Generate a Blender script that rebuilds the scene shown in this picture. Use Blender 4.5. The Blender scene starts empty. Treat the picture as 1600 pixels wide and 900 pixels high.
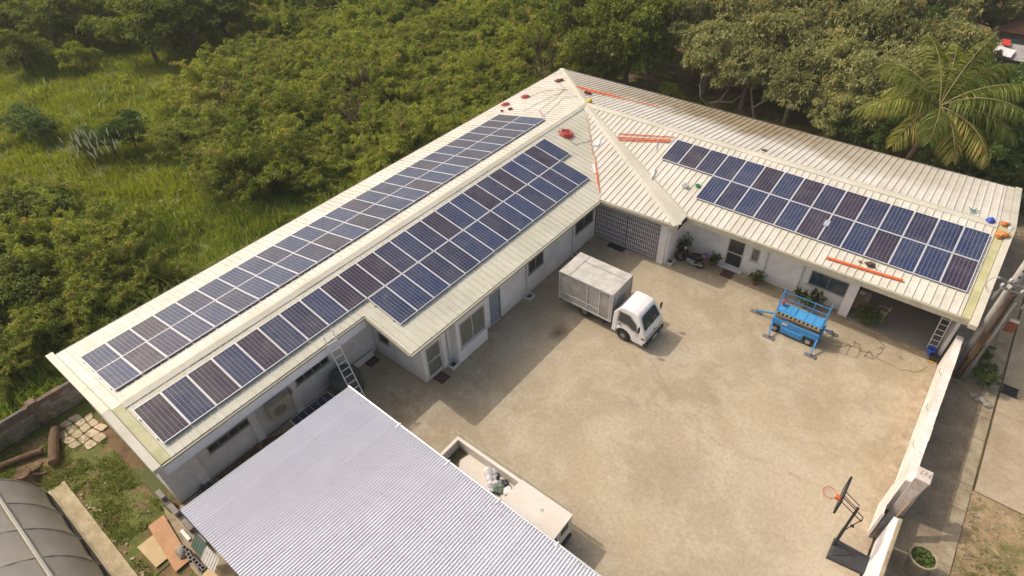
import bpy, bmesh, math, random
import numpy as np
from mathutils import Vector, Matrix
rad = math.radians
PI = math.pi
random.seed(7)
SC = bpy.context.scene
COL = SC.collection

# ---------------------------------------------------------------- camera
cam = bpy.data.cameras.new('camera')
cam.sensor_width = 36.0
cam.lens = 951.97 / 1600 * 36
cam.clip_start = 0.1
cam.clip_end = 1500
co = bpy.data.objects.new('camera', cam)
COL.objects.link(co)
YAW, PIT, ROLL = -0.702513, 0.722503, -0.043294
_f = Vector((math.sin(YAW) * math.cos(PIT), math.cos(YAW) * math.cos(PIT), -math.sin(PIT)))
_r = Vector((math.cos(YAW), -math.sin(YAW), 0))
_u = _r.cross(_f)
_r2 = _r * math.cos(ROLL) + _u * math.sin(ROLL)
_u2 = -_r * math.sin(ROLL) + _u * math.cos(ROLL)
m = Matrix((_r2, _u2, -_f)).transposed().to_4x4()
m.translation = (19.6426, -1.5979, 20.9836)
co.matrix_world = m
SC.camera = co
SC.render.resolution_x = 1024
SC.render.resolution_y = 576

# ---------------------------------------------------------------- world and sun
SUN_DIR = Vector((0.87, 0.18, -1.0)).normalized()
W = bpy.data.worlds.new('World')
SC.world = W
W.use_nodes = True
nt = W.node_tree
sky = nt.nodes.new('ShaderNodeTexSky')
sky.sky_type = 'NISHITA'
sky.sun_disc = False
sky.sun_elevation = math.asin(-SUN_DIR.z)
sky.sun_rotation = math.atan2(-SUN_DIR.x, -SUN_DIR.y)
sky.air_density = 1.0
sky.dust_density = 5.0
tint = nt.nodes.new('ShaderNodeMix')          # white balance of the hazy tropical sky
tint.data_type = 'RGBA'
tint.blend_type = 'MULTIPLY'
tint.inputs[0].default_value = 1.0
tint.inputs[7].default_value = (1.07, 1.0, 0.88, 1)
bg = nt.nodes['Background']
bg.inputs['Strength'].default_value = 0.15
nt.links.new(sky.outputs[0], tint.inputs[6])
nt.links.new(tint.outputs[2], bg.inputs['Color'])
sun = bpy.data.lights.new('sun', 'SUN')
sun.energy = 2.15
sun.angle = rad(0.53)
sun.color = (1.0, 0.925, 0.82)
so = bpy.data.objects.new('sun', sun)
so.rotation_euler = SUN_DIR.to_track_quat('-Z', 'Y').to_euler()
so.location = (-20, -5, 40)
COL.objects.link(so)
SC.view_settings.view_transform = 'Standard'
SC.view_settings.look = 'None'
SC.view_settings.exposure = 0.28
SC.view_settings.gamma = 1.0
SC.view_settings.use_curve_mapping = False

# ---------------------------------------------------------------- materials
def ramp2(nt, fac, a, b, p0=0.3, p1=0.7):
    r = nt.nodes.new('ShaderNodeValToRGB')
    r.color_ramp.elements[0].position = p0
    r.color_ramp.elements[1].position = p1
    r.color_ramp.elements[0].color = (*a, 1)
    r.color_ramp.elements[1].color = (*b, 1)
    nt.links.new(fac, r.inputs[0])
    return r.outputs[0]

def noise(nt, vec, scale, detail=5, rough=0.6, dist=0.0):
    n = nt.nodes.new('ShaderNodeTexNoise')
    n.inputs['Scale'].default_value = scale
    n.inputs['Detail'].default_value = detail
    n.inputs['Roughness'].default_value = rough
    n.inputs['Distortion'].default_value = dist
    if vec is not None:
        nt.links.new(vec, n.inputs['Vector'])
    return n.outputs[0]

def mathn(nt, op, a, b=None, clamp=False):
    n = nt.nodes.new('ShaderNodeMath')
    n.operation = op
    n.use_clamp = clamp
    for i, x in enumerate((a, b)):
        if x is None:
            continue
        if isinstance(x, (int, float)):
            n.inputs[i].default_value = x
        else:
            nt.links.new(x, n.inputs[i])
    return n.outputs[0]

def mixc(nt, fac, a, b, mode='MIX'):
    n = nt.nodes.new('ShaderNodeMix')
    n.data_type = 'RGBA'
    n.blend_type = mode
    for sock, x in ((n.inputs[0], fac), (n.inputs[6], a), (n.inputs[7], b)):
        if isinstance(x, (int, float)):
            sock.default_value = x
        elif isinstance(x, tuple):
            sock.default_value = (*x, 1)
        else:
            nt.links.new(x, sock)
    return n.outputs[2]

def wpos(nt):
    return nt.nodes.new('ShaderNodeNewGeometry').outputs['Position']

def scaled(nt, vec, s):
    n = nt.nodes.new('ShaderNodeVectorMath')
    n.operation = 'MULTIPLY'
    n.inputs[1].default_value = s
    nt.links.new(vec, n.inputs[0])
    return n.outputs[0]

def sep(nt, vec):
    n = nt.nodes.new('ShaderNodeSeparateXYZ')
    nt.links.new(vec, n.inputs[0])
    return n.outputs

def comb(nt, x, y, z=0.0):
    n = nt.nodes.new('ShaderNodeCombineXYZ')
    for i, q in enumerate((x, y, z)):
        if isinstance(q, (int, float)):
            n.inputs[i].default_value = q
        else:
            nt.links.new(q, n.inputs[i])
    return n.outputs[0]

def bump(nt, bsdf, h, strength=0.3, dist=0.02):
    b = nt.nodes.new('ShaderNodeBump')
    b.inputs['Strength'].default_value = strength
    b.inputs['Distance'].default_value = dist
    nt.links.new(h, b.inputs['Height'])
    nt.links.new(b.outputs[0], bsdf.inputs['Normal'])

def objrand(nt):
    return nt.nodes.new('ShaderNodeObjectInfo').outputs['Random']

MATS = {}
def mat(name, col, rough=0.7, metal=0.0, var=0.18, scale=2.5, col2=None, bmp=0.0, bscale=40.0, spec=0.4, orand=0.0):
    """Principled with two-scale procedural colour noise, fine bump and per-object variation."""
    M = bpy.data.materials.new(name)
    M.use_nodes = True
    nt = M.node_tree
    b = nt.nodes['Principled BSDF']
    b.inputs['Roughness'].default_value = rough
    b.inputs['Metallic'].default_value = metal
    b.inputs['Specular IOR Level'].default_value = spec
    P = wpos(nt)
    a = col
    c = col2 if col2 else tuple(max(0, x * (1 - var)) for x in col)
    n1 = noise(nt, P, scale, 6, 0.62)
    n2 = noise(nt, P, scale * 9, 4, 0.6)
    f = mathn(nt, 'ADD', mathn(nt, 'MULTIPLY', n1, 0.65), mathn(nt, 'MULTIPLY', n2, 0.35))
    out = ramp2(nt, f, c, a, 0.38, 0.62)
    if orand:
        v = mathn(nt, 'ADD', mathn(nt, 'MULTIPLY', objrand(nt), orand), 1 - orand * 0.5)
        out = mixc(nt, 1.0, out, comb(nt, v, v, v), 'MULTIPLY')
    nt.links.new(out, b.inputs['Base Color'])
    if bmp:
        bump(nt, b, noise(nt, P, bscale, 4), bmp, 0.01)
    MATS[name] = M
    return M

def wall_mat(name, col, dirt, line=0.9):
    """painted concrete block wall: faint running-bond courses, grime near the foot"""
    M = mat(name, col, 0.75)
    nt = M.node_tree
    b = nt.nodes['Principled BSDF']
    P = wpos(nt)
    s = sep(nt, P)
    v = comb(nt, mathn(nt, 'ADD', s[0], s[1]), s[2])
    br = nt.nodes.new('ShaderNodeTexBrick')
    br.inputs['Scale'].default_value = 1.0
    br.inputs['Brick Width'].default_value = 0.36
    br.inputs['Row Height'].default_value = 0.18
    br.inputs['Mortar Size'].default_value = 0.012
    br.inputs['Mortar Smooth'].default_value = 0.4
    br.inputs['Color1'].default_value = (1, 1, 1, 1)
    br.inputs['Color2'].default_value = (0.95, 0.95, 0.95, 1)
    br.inputs['Mortar'].default_value = (line, line, line, 1)
    nt.links.new(v, br.inputs['Vector'])
    base = mixc(nt, 1.0, ramp2(nt, noise(nt, P, 1.4, 6), tuple(x * 0.86 for x in col), col, 0.35, 0.6), br.outputs['Color'], 'MULTIPLY')
    zz = mathn(nt, 'SUBTRACT', 1.0, mathn(nt, 'MULTIPLY', s[2], 1.6), True)
    fac = mathn(nt, 'MULTIPLY', zz, noise(nt, P, 3.0, 5))
    nt.links.new(mixc(nt, fac, base, dirt), b.inputs['Base Color'])
    bump(nt, b, br.outputs['Color'], 0.35, 0.02)
    return M

def roof_mat(name, col, col2, stain=None, stain_rule=None, amount=1.0):
    M = mat(name, col, 0.55, 0.0)
    nt = M.node_tree
    b = nt.nodes['Principled BSDF']
    P = wpos(nt)
    base = ramp2(nt, noise(nt, P, 0.7, 7, 0.65), col2, col, 0.35, 0.65)
    v = mathn(nt, 'ADD', mathn(nt, 'MULTIPLY', objrand(nt), 0.10), 0.94)
    base = mixc(nt, 1.0, base, comb(nt, v, v, v), 'MULTIPLY')
    gr = noise(nt, P, 2.6, 7, 0.72, 0.4)
    base = mixc(nt, ramp2(nt, gr, (0, 0, 0), (0.34, 0.34, 0.34), 0.50, 0.66), base, (0.40, 0.36, 0.27))
    # fine grime specks
    sp = mathn(nt, 'GREATER_THAN', noise(nt, P, 14, 2, 0.5), 0.70)
    base = mixc(nt, mathn(nt, 'MULTIPLY', sp, 0.35), base, (0.28, 0.25, 0.18))
    if stain:
        s = sep(nt, P)
        if stain_rule == 'north':      # lichen and leaf stain creeping up from the eave under the trees
            pat = noise(nt, scaled(nt, P, (0.42, 0.30, 0.1)), 1.0, 6, 0.65)
            g = mathn(nt, 'ADD', mathn(nt, 'MULTIPLY', mathn(nt, 'SUBTRACT', s[1], 31.9), 0.50), mathn(nt, 'MULTIPLY', mathn(nt, 'SUBTRACT', pat, 0.44), 3.0), True)
            fine = noise(nt, scaled(nt, P, (2.2, 1.0, 1.0)), 1.0, 6, 0.7)
            f = mathn(nt, 'MULTIPLY', g, mathn(nt, 'ADD', mathn(nt, 'MULTIPLY', fine, 0.9), 0.42), True)
            xb = mathn(nt, 'SUBTRACT', 1.25, mathn(nt, 'MULTIPLY', mathn(nt, 'ABSOLUTE', mathn(nt, 'SUBTRACT', s[0], 8.0)), 0.085), True)
            f = mathn(nt, 'MULTIPLY', f, xb, True)
        else:
            f = mathn(nt, 'MULTIPLY', mathn(nt, 'MULTIPLY', mathn(nt, 'SUBTRACT', noise(nt, P, 0.8, 6, 0.7), 0.42), 4.0, True), amount, True)
        base = mixc(nt, f, base, stain)
    nt.links.new(base, b.inputs['Base Color'])
    return M

def foliage_mat(name, dark, light, trans=0.3, dry=None):
    M = bpy.data.materials.new(name)
    M.use_nodes = True
    nt = M.node_tree
    nt.nodes.remove(nt.nodes['Principled BSDF'])
    out = nt.nodes['Material Output']
    at = nt.nodes.new('ShaderNodeAttribute')
    at.attribute_name = 'tint'
    f = mathn(nt, 'ADD', at.outputs['Fac'], mathn(nt, 'MULTIPLY', mathn(nt, 'SUBTRACT', objrand(nt), 0.5), 0.6), True)
    c = ramp2(nt, f, dark, light, 0.1, 0.9)
    if dry:
        c = mixc(nt, mathn(nt, 'GREATER_THAN', at.outputs['Fac'], 0.93), c, dry)
    d = nt.nodes.new('ShaderNodeBsdfDiffuse')
    t = nt.nodes.new('ShaderNodeBsdfTranslucent')
    g = nt.nodes.new('ShaderNodeBsdfGlossy')
    g.inputs['Roughness'].default_value = 0.45
    g.inputs['Color'].default_value = (0.5, 0.5, 0.45, 1)
    nt.links.new(c, d.inputs[0])
    nt.links.new(mixc(nt, 1.0, c, (1.15, 1.2, 0.6), 'MULTIPLY'), t.inputs[0])
    m1 = nt.nodes.new('ShaderNodeMixShader')
    m1.inputs[0].default_value = trans
    nt.links.new(d.outputs[0], m1.inputs[1])
    nt.links.new(t.outputs[0], m1.inputs[2])
    m2 = nt.nodes.new('ShaderNodeMixShader')
    m2.inputs[0].default_value = 0.03
    nt.links.new(m1.outputs[0], m2.inputs[1])
    nt.links.new(g.outputs[0], m2.inputs[2])
    nt.links.new(m2.outputs[0], out.inputs[0])
    MATS[name] = M
    return M

def cell_mat(name, c1, c2, line):
    """photovoltaic cells: 6 x 12 grid in UV, busbars along the length, polycrystalline mottling"""
    M = bpy.data.materials.new(name)
    M.use_nodes = True
    nt = M.node_tree
    b = nt.nodes['Principled BSDF']
    b.inputs['Roughness'].default_value = 0.16
    b.inputs['Specular IOR Level'].default_value = 0.5
    uv = nt.nodes.new('ShaderNodeUVMap').outputs[0]
    s = sep(nt, uv)
    def grid(x, n, w):
        fr = mathn(nt, 'FRACT', mathn(nt, 'MULTIPLY', x, n))
        d = mathn(nt, 'ABSOLUTE', mathn(nt, 'SUBTRACT', fr, 0.5))
        return mathn(nt, 'GREATER_THAN', d, 0.5 - w)
    lu = grid(s[0], 6, 0.040)
    lv = grid(s[1], 12, 0.022)
    bus = grid(mathn(nt, 'ADD', s[0], 1 / 36), 18, 0.03)
    cell = nt.nodes.new('ShaderNodeTexVoronoi')
    cell.inputs['Scale'].default_value = 28
    nt.links.new(wpos(nt), cell.inputs['Vector'])
    w = nt.nodes.new('ShaderNodeTexWhiteNoise')
    fl = nt.nodes.new('ShaderNodeVectorMath')
    fl.operation = 'FLOOR'
    nt.links.new(scaled(nt, uv, (6, 12, 1)), fl.inputs[0])
    w.noise_dimensions = '4D'
    nt.links.new(fl.outputs[0], w.inputs['Vector'])
    nt.links.new(objrand(nt), w.inputs['W'])
    mixf = mathn(nt, 'ADD', mathn(nt, 'MULTIPLY', w.outputs[0], 0.6), mathn(nt, 'MULTIPLY', sep(nt, cell.outputs['Color'])[0], 0.4))
    base = mixc(nt, mixf, c1, c2)
    v = mathn(nt, 'ADD', mathn(nt, 'MULTIPLY', objrand(nt), 0.26), 0.87)
    base = mixc(nt, 1.0, base, comb(nt, v, v, v), 'MULTIPLY')
    base = mixc(nt, mathn(nt, 'MULTIPLY', bus, 0.25), base, line)
    base = mixc(nt, mathn(nt, 'MULTIPLY', lv, 0.55), base, line)
    base = mixc(nt, mathn(nt, 'MULTIPLY', lu, 0.8), base, line)
    dust = noise(nt, wpos(nt), 1.1, 6, 0.7, 0.5)
    base = mixc(nt, ramp2(nt, dust, (0, 0, 0), (0.09, 0.09, 0.09), 0.42, 0.70), base, (0.42, 0.38, 0.30))
    rr = mathn(nt, 'ADD', 0.10, mathn(nt, 'MULTIPLY', dust, 0.25))
    nt.links.new(rr, b.inputs['Roughness'])
    nt.links.new(base, b.inputs['Base Color'])
    MATS[name] = M
    return M

def plain(name, col, rough=0.5, metal=0.0, **k):
    return mat(name, col, rough, metal, var=k.pop('var', 0.12), **k)

m_roofE = roof_mat('roof_cream', (0.60, 0.585, 0.50), (0.52, 0.505, 0.42), (0.46, 0.44, 0.30), 'noise', 0.3)
m_roofW = roof_mat('roof_pale', (0.66, 0.63, 0.575), (0.58, 0.545, 0.48), (0.45, 0.40, 0.26), 'noise', 0.2)
m_roofN = roof_mat('roof_stained', (0.67, 0.635, 0.575), (0.59, 0.55, 0.48), (0.23, 0.17, 0.08), 'north')
m_roofS = roof_mat('roof_ivory', (0.66, 0.63, 0.565), (0.58, 0.545, 0.475), (0.45, 0.40, 0.26), 'noise', 0.3)
m_cap = roof_mat('roof_cap', (0.60, 0.57, 0.49), (0.52, 0.49, 0.41), (0.45, 0.42, 0.28), 'noise', 0.35)
m_algae = roof_mat('flashing_algae', (0.55, 0.52, 0.33), (0.42, 0.40, 0.20), (0.30, 0.30, 0.12), 'noise', 0.7)
m_rib = plain('valley_tan', (0.50, 0.46, 0.36), 0.6)  # even tan of the valley flashings, darker than the roof sheets
m_galv = mat('corrugated_zinc', (0.70, 0.69, 0.735), 0.36, 0.25, 0.07, 1.6, orand=0.05)
m_white = wall_mat('white_block_wall', (0.84, 0.81, 0.80), (0.46, 0.40, 0.32))
m_wht2 = mat('white_plaster', (0.84, 0.80, 0.79), 0.7, var=0.16, scale=1.2, bmp=0.15)
m_fascia = mat('white_fascia', (0.84, 0.83, 0.87), 0.6, var=0.1)
m_gutter = mat('gutter_beige', (0.42, 0.39, 0.29), 0.5, var=0.2)
m_dark = plain('dark_gap', (0.03, 0.028, 0.025), 0.9)
m_glass = mat('window_glass', (0.05, 0.055, 0.055), 0.08, var=0.3, spec=0.6)
m_glassB = mat('window_glass_blue', (0.03, 0.07, 0.10), 0.07, var=0.4, spec=0.7)
m_curtain = mat('window_film', (0.20, 0.20, 0.165), 0.25, var=0.15)
m_frame = plain('white_frame', (0.60, 0.58, 0.55), 0.5)
m_greyframe = plain('grey_frame', (0.28, 0.26, 0.24), 0.5)
m_bluedoor = plain('grey_blue_door', (0.27, 0.30, 0.35), 0.5)
m_alu = mat('aluminium', (0.66, 0.66, 0.68), 0.35, 0.5, var=0.1)
m_alub = mat('aluminium_bright', (0.78, 0.78, 0.80), 0.4, 0.2, var=0.06)
m_steel = mat('grey_steel', (0.30, 0.30, 0.31), 0.45, 0.6, var=0.2)
m_black = plain('black_plastic', (0.025, 0.025, 0.027), 0.5)
m_rubber = plain('rubber', (0.03, 0.028, 0.026), 0.85)
m_blue1 = cell_mat('cells_blue', (0.010, 0.018, 0.058), (0.018, 0.032, 0.095), (0.30, 0.31, 0.38))
m_blue2 = cell_mat('cells_indigo', (0.012, 0.014, 0.043), (0.020, 0.023, 0.066), (0.28, 0.28, 0.34))
m_purple = cell_mat('cells_purple', (0.016, 0.012, 0.030), (0.027, 0.020, 0.043), (0.28, 0.25, 0.30))

# ground materials
def yard_mat():
    M = mat('yard_concrete', (0.5, 0.4, 0.26), 0.85)
    nt = M.node_tree
    b = nt.nodes['Principled BSDF']
    P = wpos(nt)
    big = noise(nt, P, 0.16, 6, 0.62, 0.6)
    mid = noise(nt, P, 0.55, 8, 0.72, 0.3)
    fine = noise(nt, P, 9, 5, 0.7)
    base = ramp2(nt, big, (0.335, 0.275, 0.187), (0.415, 0.345, 0.24), 0.40, 0.60)
    base = mixc(nt, mathn(nt, 'MULTIPLY', ramp2(nt, mid, (0, 0, 0), (1, 1, 1), 0.47, 0.60), 0.55), base, (0.475, 0.415, 0.315))
    base = mixc(nt, mathn(nt, 'MULTIPLY', ramp2(nt, fine, (1, 1, 1), (0, 0, 0), 0.3, 0.5), 0.35), base, (0.27, 0.205, 0.12))
    # trowel scuffs: stretched noise
    sc = noise(nt, scaled(nt, P, (3.0, 6.0, 1)), 1.3, 5, 0.7, 1.4)
    base = mixc(nt, mathn(nt, 'MULTIPLY', mathn(nt, 'GREATER_THAN', sc, 0.66), 0.25), base, (0.50, 0.44, 0.35))
    # oil and tyre dirt
    oil = noise(nt, P, 0.55, 5, 0.75, 1.0)
    base = mixc(nt, ramp2(nt, oil, (0, 0, 0), (0.22, 0.22, 0.22), 0.62, 0.78), base, (0.16, 0.12, 0.08))
    # dark drip stain left of the parked truck
    s = sep(nt, P)
    dx = mathn(nt, 'MULTIPLY', mathn(nt, 'SUBTRACT', s[0], 8.1), 1.3)
    dy = mathn(nt, 'SUBTRACT', s[1], 15.4)
    d = mathn(nt, 'SQRT', mathn(nt, 'ADD', mathn(nt, 'MULTIPLY', dx, dx), mathn(nt, 'MULTIPLY', dy, dy)))
    st = mathn(nt, 'SUBTRACT', mathn(nt, 'ADD', 0.35, mathn(nt, 'MULTIPLY', noise(nt, P, 2.2, 5, 0.7), 0.9)), d, True)
    base = mixc(nt, mathn(nt, 'MULTIPLY', st, 1.2, True), base, (0.13, 0.09, 0.06))
    # pale repair apron round the basketball stand and by the front edge
    dx = mathn(nt, 'SUBTRACT', s[0], 20.3)
    dy = mathn(nt, 'SUBTRACT', s[1], 12.2)
    d = mathn(nt, 'SQRT', mathn(nt, 'ADD', mathn(nt, 'MULTIPLY', dx, dx), mathn(nt, 'MULTIPLY', dy, dy)))
    st = mathn(nt, 'SUBTRACT', mathn(nt, 'ADD', 2.2, mathn(nt, 'MULTIPLY', noise(nt, P, 0.8, 5, 0.7), 4.0)), d, True)
    base = mixc(nt, mathn(nt, 'MULTIPLY', st, 0.28), base, (0.48, 0.42, 0.33))
    # hairline cracks
    vo = nt.nodes.new('ShaderNodeTexVoronoi')
    vo.feature = 'DISTANCE_TO_EDGE'
    vo.inputs['Scale'].default_value = 0.22
    wv = nt.nodes.new('ShaderNodeVectorMath')
    wv.operation = 'ADD'
    nt.links.new(P, wv.inputs[0])
    nz = nt.nodes.new('ShaderNodeTexNoise')
    nz.inputs['Scale'].default_value = 1.2
    nt.links.new(P, nz.inputs['Vector'])
    nt.links.new(nz.outputs['Color'], wv.inputs[1])
    nt.links.new(wv.outputs[0], vo.inputs['Vector'])
    cr = mathn(nt, 'LESS_THAN', vo.outputs['Distance'], 0.0045)
    base = mixc(nt, mathn(nt, 'MULTIPLY', mathn(nt, 'MULTIPLY', cr, 0.22), mathn(nt, 'GREATER_THAN', noise(nt, P, 0.12, 2), 0.56)), base, (0.2, 0.15, 0.09))
    sp = mathn(nt, 'GREATER_THAN', noise(nt, P, 2.6, 4, 0.62), 0.715)
    base = mixc(nt, mathn(nt, 'MULTIPLY', sp, 0.45), base, (0.14, 0.105, 0.07))
    # dirt gathered along the foot of the walls
    e1 = mathn(nt, 'SUBTRACT', 1.0, mathn(nt, 'MULTIPLY', mathn(nt, 'ABSOLUTE', mathn(nt, 'SUBTRACT', s[0], 22.6)), 0.8), True)
    e2 = mathn(nt, 'SUBTRACT', 1.0, mathn(nt, 'MULTIPLY', mathn(nt, 'ABSOLUTE', mathn(nt, 'SUBTRACT', s[1], 24.7)), 0.9), True)
    e3 = mathn(nt, 'SUBTRACT', 1.0, mathn(nt, 'MULTIPLY', mathn(nt, 'ABSOLUTE', mathn(nt, 'SUBTRACT', s[0], 5.3)), 0.8), True)
    ed = mathn(nt, 'MULTIPLY', mathn(nt, 'MAXIMUM', e1, mathn(nt, 'MAXIMUM', e2, e3)), ramp2(nt, noise(nt, P, 1.6, 6, 0.75), (0, 0, 0), (0.8, 0.8, 0.8), 0.40, 0.65), True)
    base = mixc(nt, ed, base, (0.22, 0.155, 0.095))
    # tyre arcs swung by the trucks
    for cx, cy, r0 in ((17.5, 24.0, 8.2), (17.5, 24.0, 9.7), (4.0, 2.0, 15.5), (4.0, 2.0, 16.9)):
        ax, ay = mathn(nt, 'SUBTRACT', s[0], cx), mathn(nt, 'SUBTRACT', s[1], cy)
        rr = mathn(nt, 'SQRT', mathn(nt, 'ADD', mathn(nt, 'MULTIPLY', ax, ax), mathn(nt, 'MULTIPLY', ay, ay)))
        rr = mathn(nt, 'ADD', rr, mathn(nt, 'MULTIPLY', noise(nt, P, 0.25, 2), 2.0))
        tk = mathn(nt, 'SUBTRACT', 1.0, mathn(nt, 'MULTIPLY', mathn(nt, 'ABSOLUTE', mathn(nt, 'SUBTRACT', rr, r0 + 1.0)), 7.0), True)
        tk = mathn(nt, 'MULTIPLY', tk, ramp2(nt, noise(nt, P, 0.7, 5, 0.7), (0, 0, 0), (0.30, 0.30, 0.30), 0.46, 0.62))
        base = mixc(nt, tk, base, (0.20, 0.15, 0.10))
    mott = noise(nt, P, 6.5, 8, 0.80, 0.15)
    base = mixc(nt, 0.75, base, ramp2(nt, mott, (0.80, 0.79, 0.77), (1.14, 1.14, 1.15), 0.38, 0.64), 'MULTIPLY')
    nt.links.new(base, b.inputs['Base Color'])
    bump(nt, b, noise(nt, P, 18, 5, 0.7), 0.35, 0.012)
    return M

def ground_mat():
    M = mat('ground_soil', (0.1, 0.1, 0.04), 0.95)
    nt = M.node_tree
    b = nt.nodes['Principled BSDF']
    P = wpos(nt)
    s = sep(nt, P)
    green = ramp2(nt, noise(nt, P, 0.35, 6, 0.65), (0.085, 0.11, 0.022), (0.16, 0.175, 0.035), 0.35, 0.65)
    soil = ramp2(nt, noise(nt, P, 0.6, 6, 0.7), (0.10, 0.066, 0.035), (0.24, 0.155, 0.07), 0.35, 0.65)
    soil = mixc(nt, mathn(nt, 'GREATER_THAN', noise(nt, P, 0.5, 6, 0.7), 0.52), soil, (0.10, 0.11, 0.035))
    f = mathn(nt, 'GREATER_THAN', s[0], -5.0)
    nt.links.new(mixc(nt, f, green, soil), b.inputs['Base Color'])
    bump(nt, b, noise(nt, P, 4, 6, 0.7), 0.6, 0.1)
    return M

def lawn_mat():
    M = mat('lawn_soil', (0.1, 0.1, 0.04), 0.95)
    nt = M.node_tree
    b = nt.nodes['Principled BSDF']
    P = wpos(nt)
    g = ramp2(nt, noise(nt, P, 3.0, 6, 0.7), (0.075, 0.095, 0.02), (0.14, 0.155, 0.035), 0.35, 0.65)
    d = ramp2(nt, noise(nt, P, 5.0, 6, 0.7), (0.12, 0.07, 0.04), (0.25, 0.17, 0.09), 0.35, 0.65)
    f = ramp2(nt, noise(nt, P, 0.75, 6, 0.7, 0.5), (0, 0, 0), (1, 1, 1), 0.48, 0.60)
    nt.links.new(mixc(nt, f, g, d), b.inputs['Base Color'])
    bump(nt, b, noise(nt, P, 14, 5, 0.7), 0.7, 0.04)
    return M

def dirt_mat():
    M = mat('roadside_dirt', (0.1, 0.1, 0.04), 0.95)
    nt = M.node_tree
    b = nt.nodes['Principled BSDF']
    P = wpos(nt)
    d = ramp2(nt, noise(nt, P, 1.6, 7, 0.7), (0.22, 0.15, 0.08), (0.40, 0.29, 0.17), 0.35, 0.65)
    f = ramp2(nt, noise(nt, P, 1.0, 6, 0.75, 0.6), (0, 0, 0), (1, 1, 1), 0.50, 0.60)
    d = mixc(nt, f, d, (0.15, 0.14, 0.05))
    sp = mathn(nt, 'GREATER_THAN', noise(nt, P, 9, 3, 0.6), 0.68)
    d = mixc(nt, sp, d, (0.48, 0.42, 0.33))
    nt.links.new(d, b.inputs['Base Color'])
    bump(nt, b, noise(nt, P, 10, 5, 0.7), 0.6, 0.05)
    return M

m_yard = yard_mat()
m_ground = ground_mat()
m_lawn = lawn_mat()
m_dirt = dirt_mat()
m_lane = mat('lane_concrete', (0.32, 0.255, 0.175), 0.85, col2=(0.18, 0.135, 0.085), scale=1.1, bmp=0.3, bscale=25)
m_apron = mat('apron_concrete', (0.43, 0.35, 0.245), 0.85, col2=(0.29, 0.225, 0.14), scale=0.7, bmp=0.3, bscale=18)
m_kerb = mat('kerb_concrete', (0.40, 0.33, 0.225), 0.85, col2=(0.22, 0.17, 0.10), scale=2.0, bmp=0.4)
m_drain = mat('drain_concrete', (0.48, 0.40, 0.27), 0.85, col2=(0.30, 0.24, 0.14), scale=1.8, bmp=0.4)
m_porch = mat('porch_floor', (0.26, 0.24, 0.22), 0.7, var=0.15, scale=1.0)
m_block = mat('grey_block', (0.29, 0.26, 0.235), 0.9, col2=(0.21, 0.18, 0.155), scale=2.2, bmp=0.5, bscale=30, orand=0.22)
m_blocktop = mat('weathered_block', (0.22, 0.16, 0.12), 0.95, col2=(0.12, 0.085, 0.06), scale=3, bmp=0.6, bscale=30, orand=0.2)
m_mortar = mat('mortar', (0.17, 0.15, 0.13), 0.95, var=0.3)
m_lanewall = mat('whitewash', (0.80, 0.75, 0.72), 0.8, col2=(0.60, 0.52, 0.46), scale=1.0, bmp=0.3, bscale=15)
m_capst = mat('wall_cap', (0.60, 0.54, 0.50), 0.85, col2=(0.45, 0.38, 0.33), scale=2, bmp=0.3)

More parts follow.
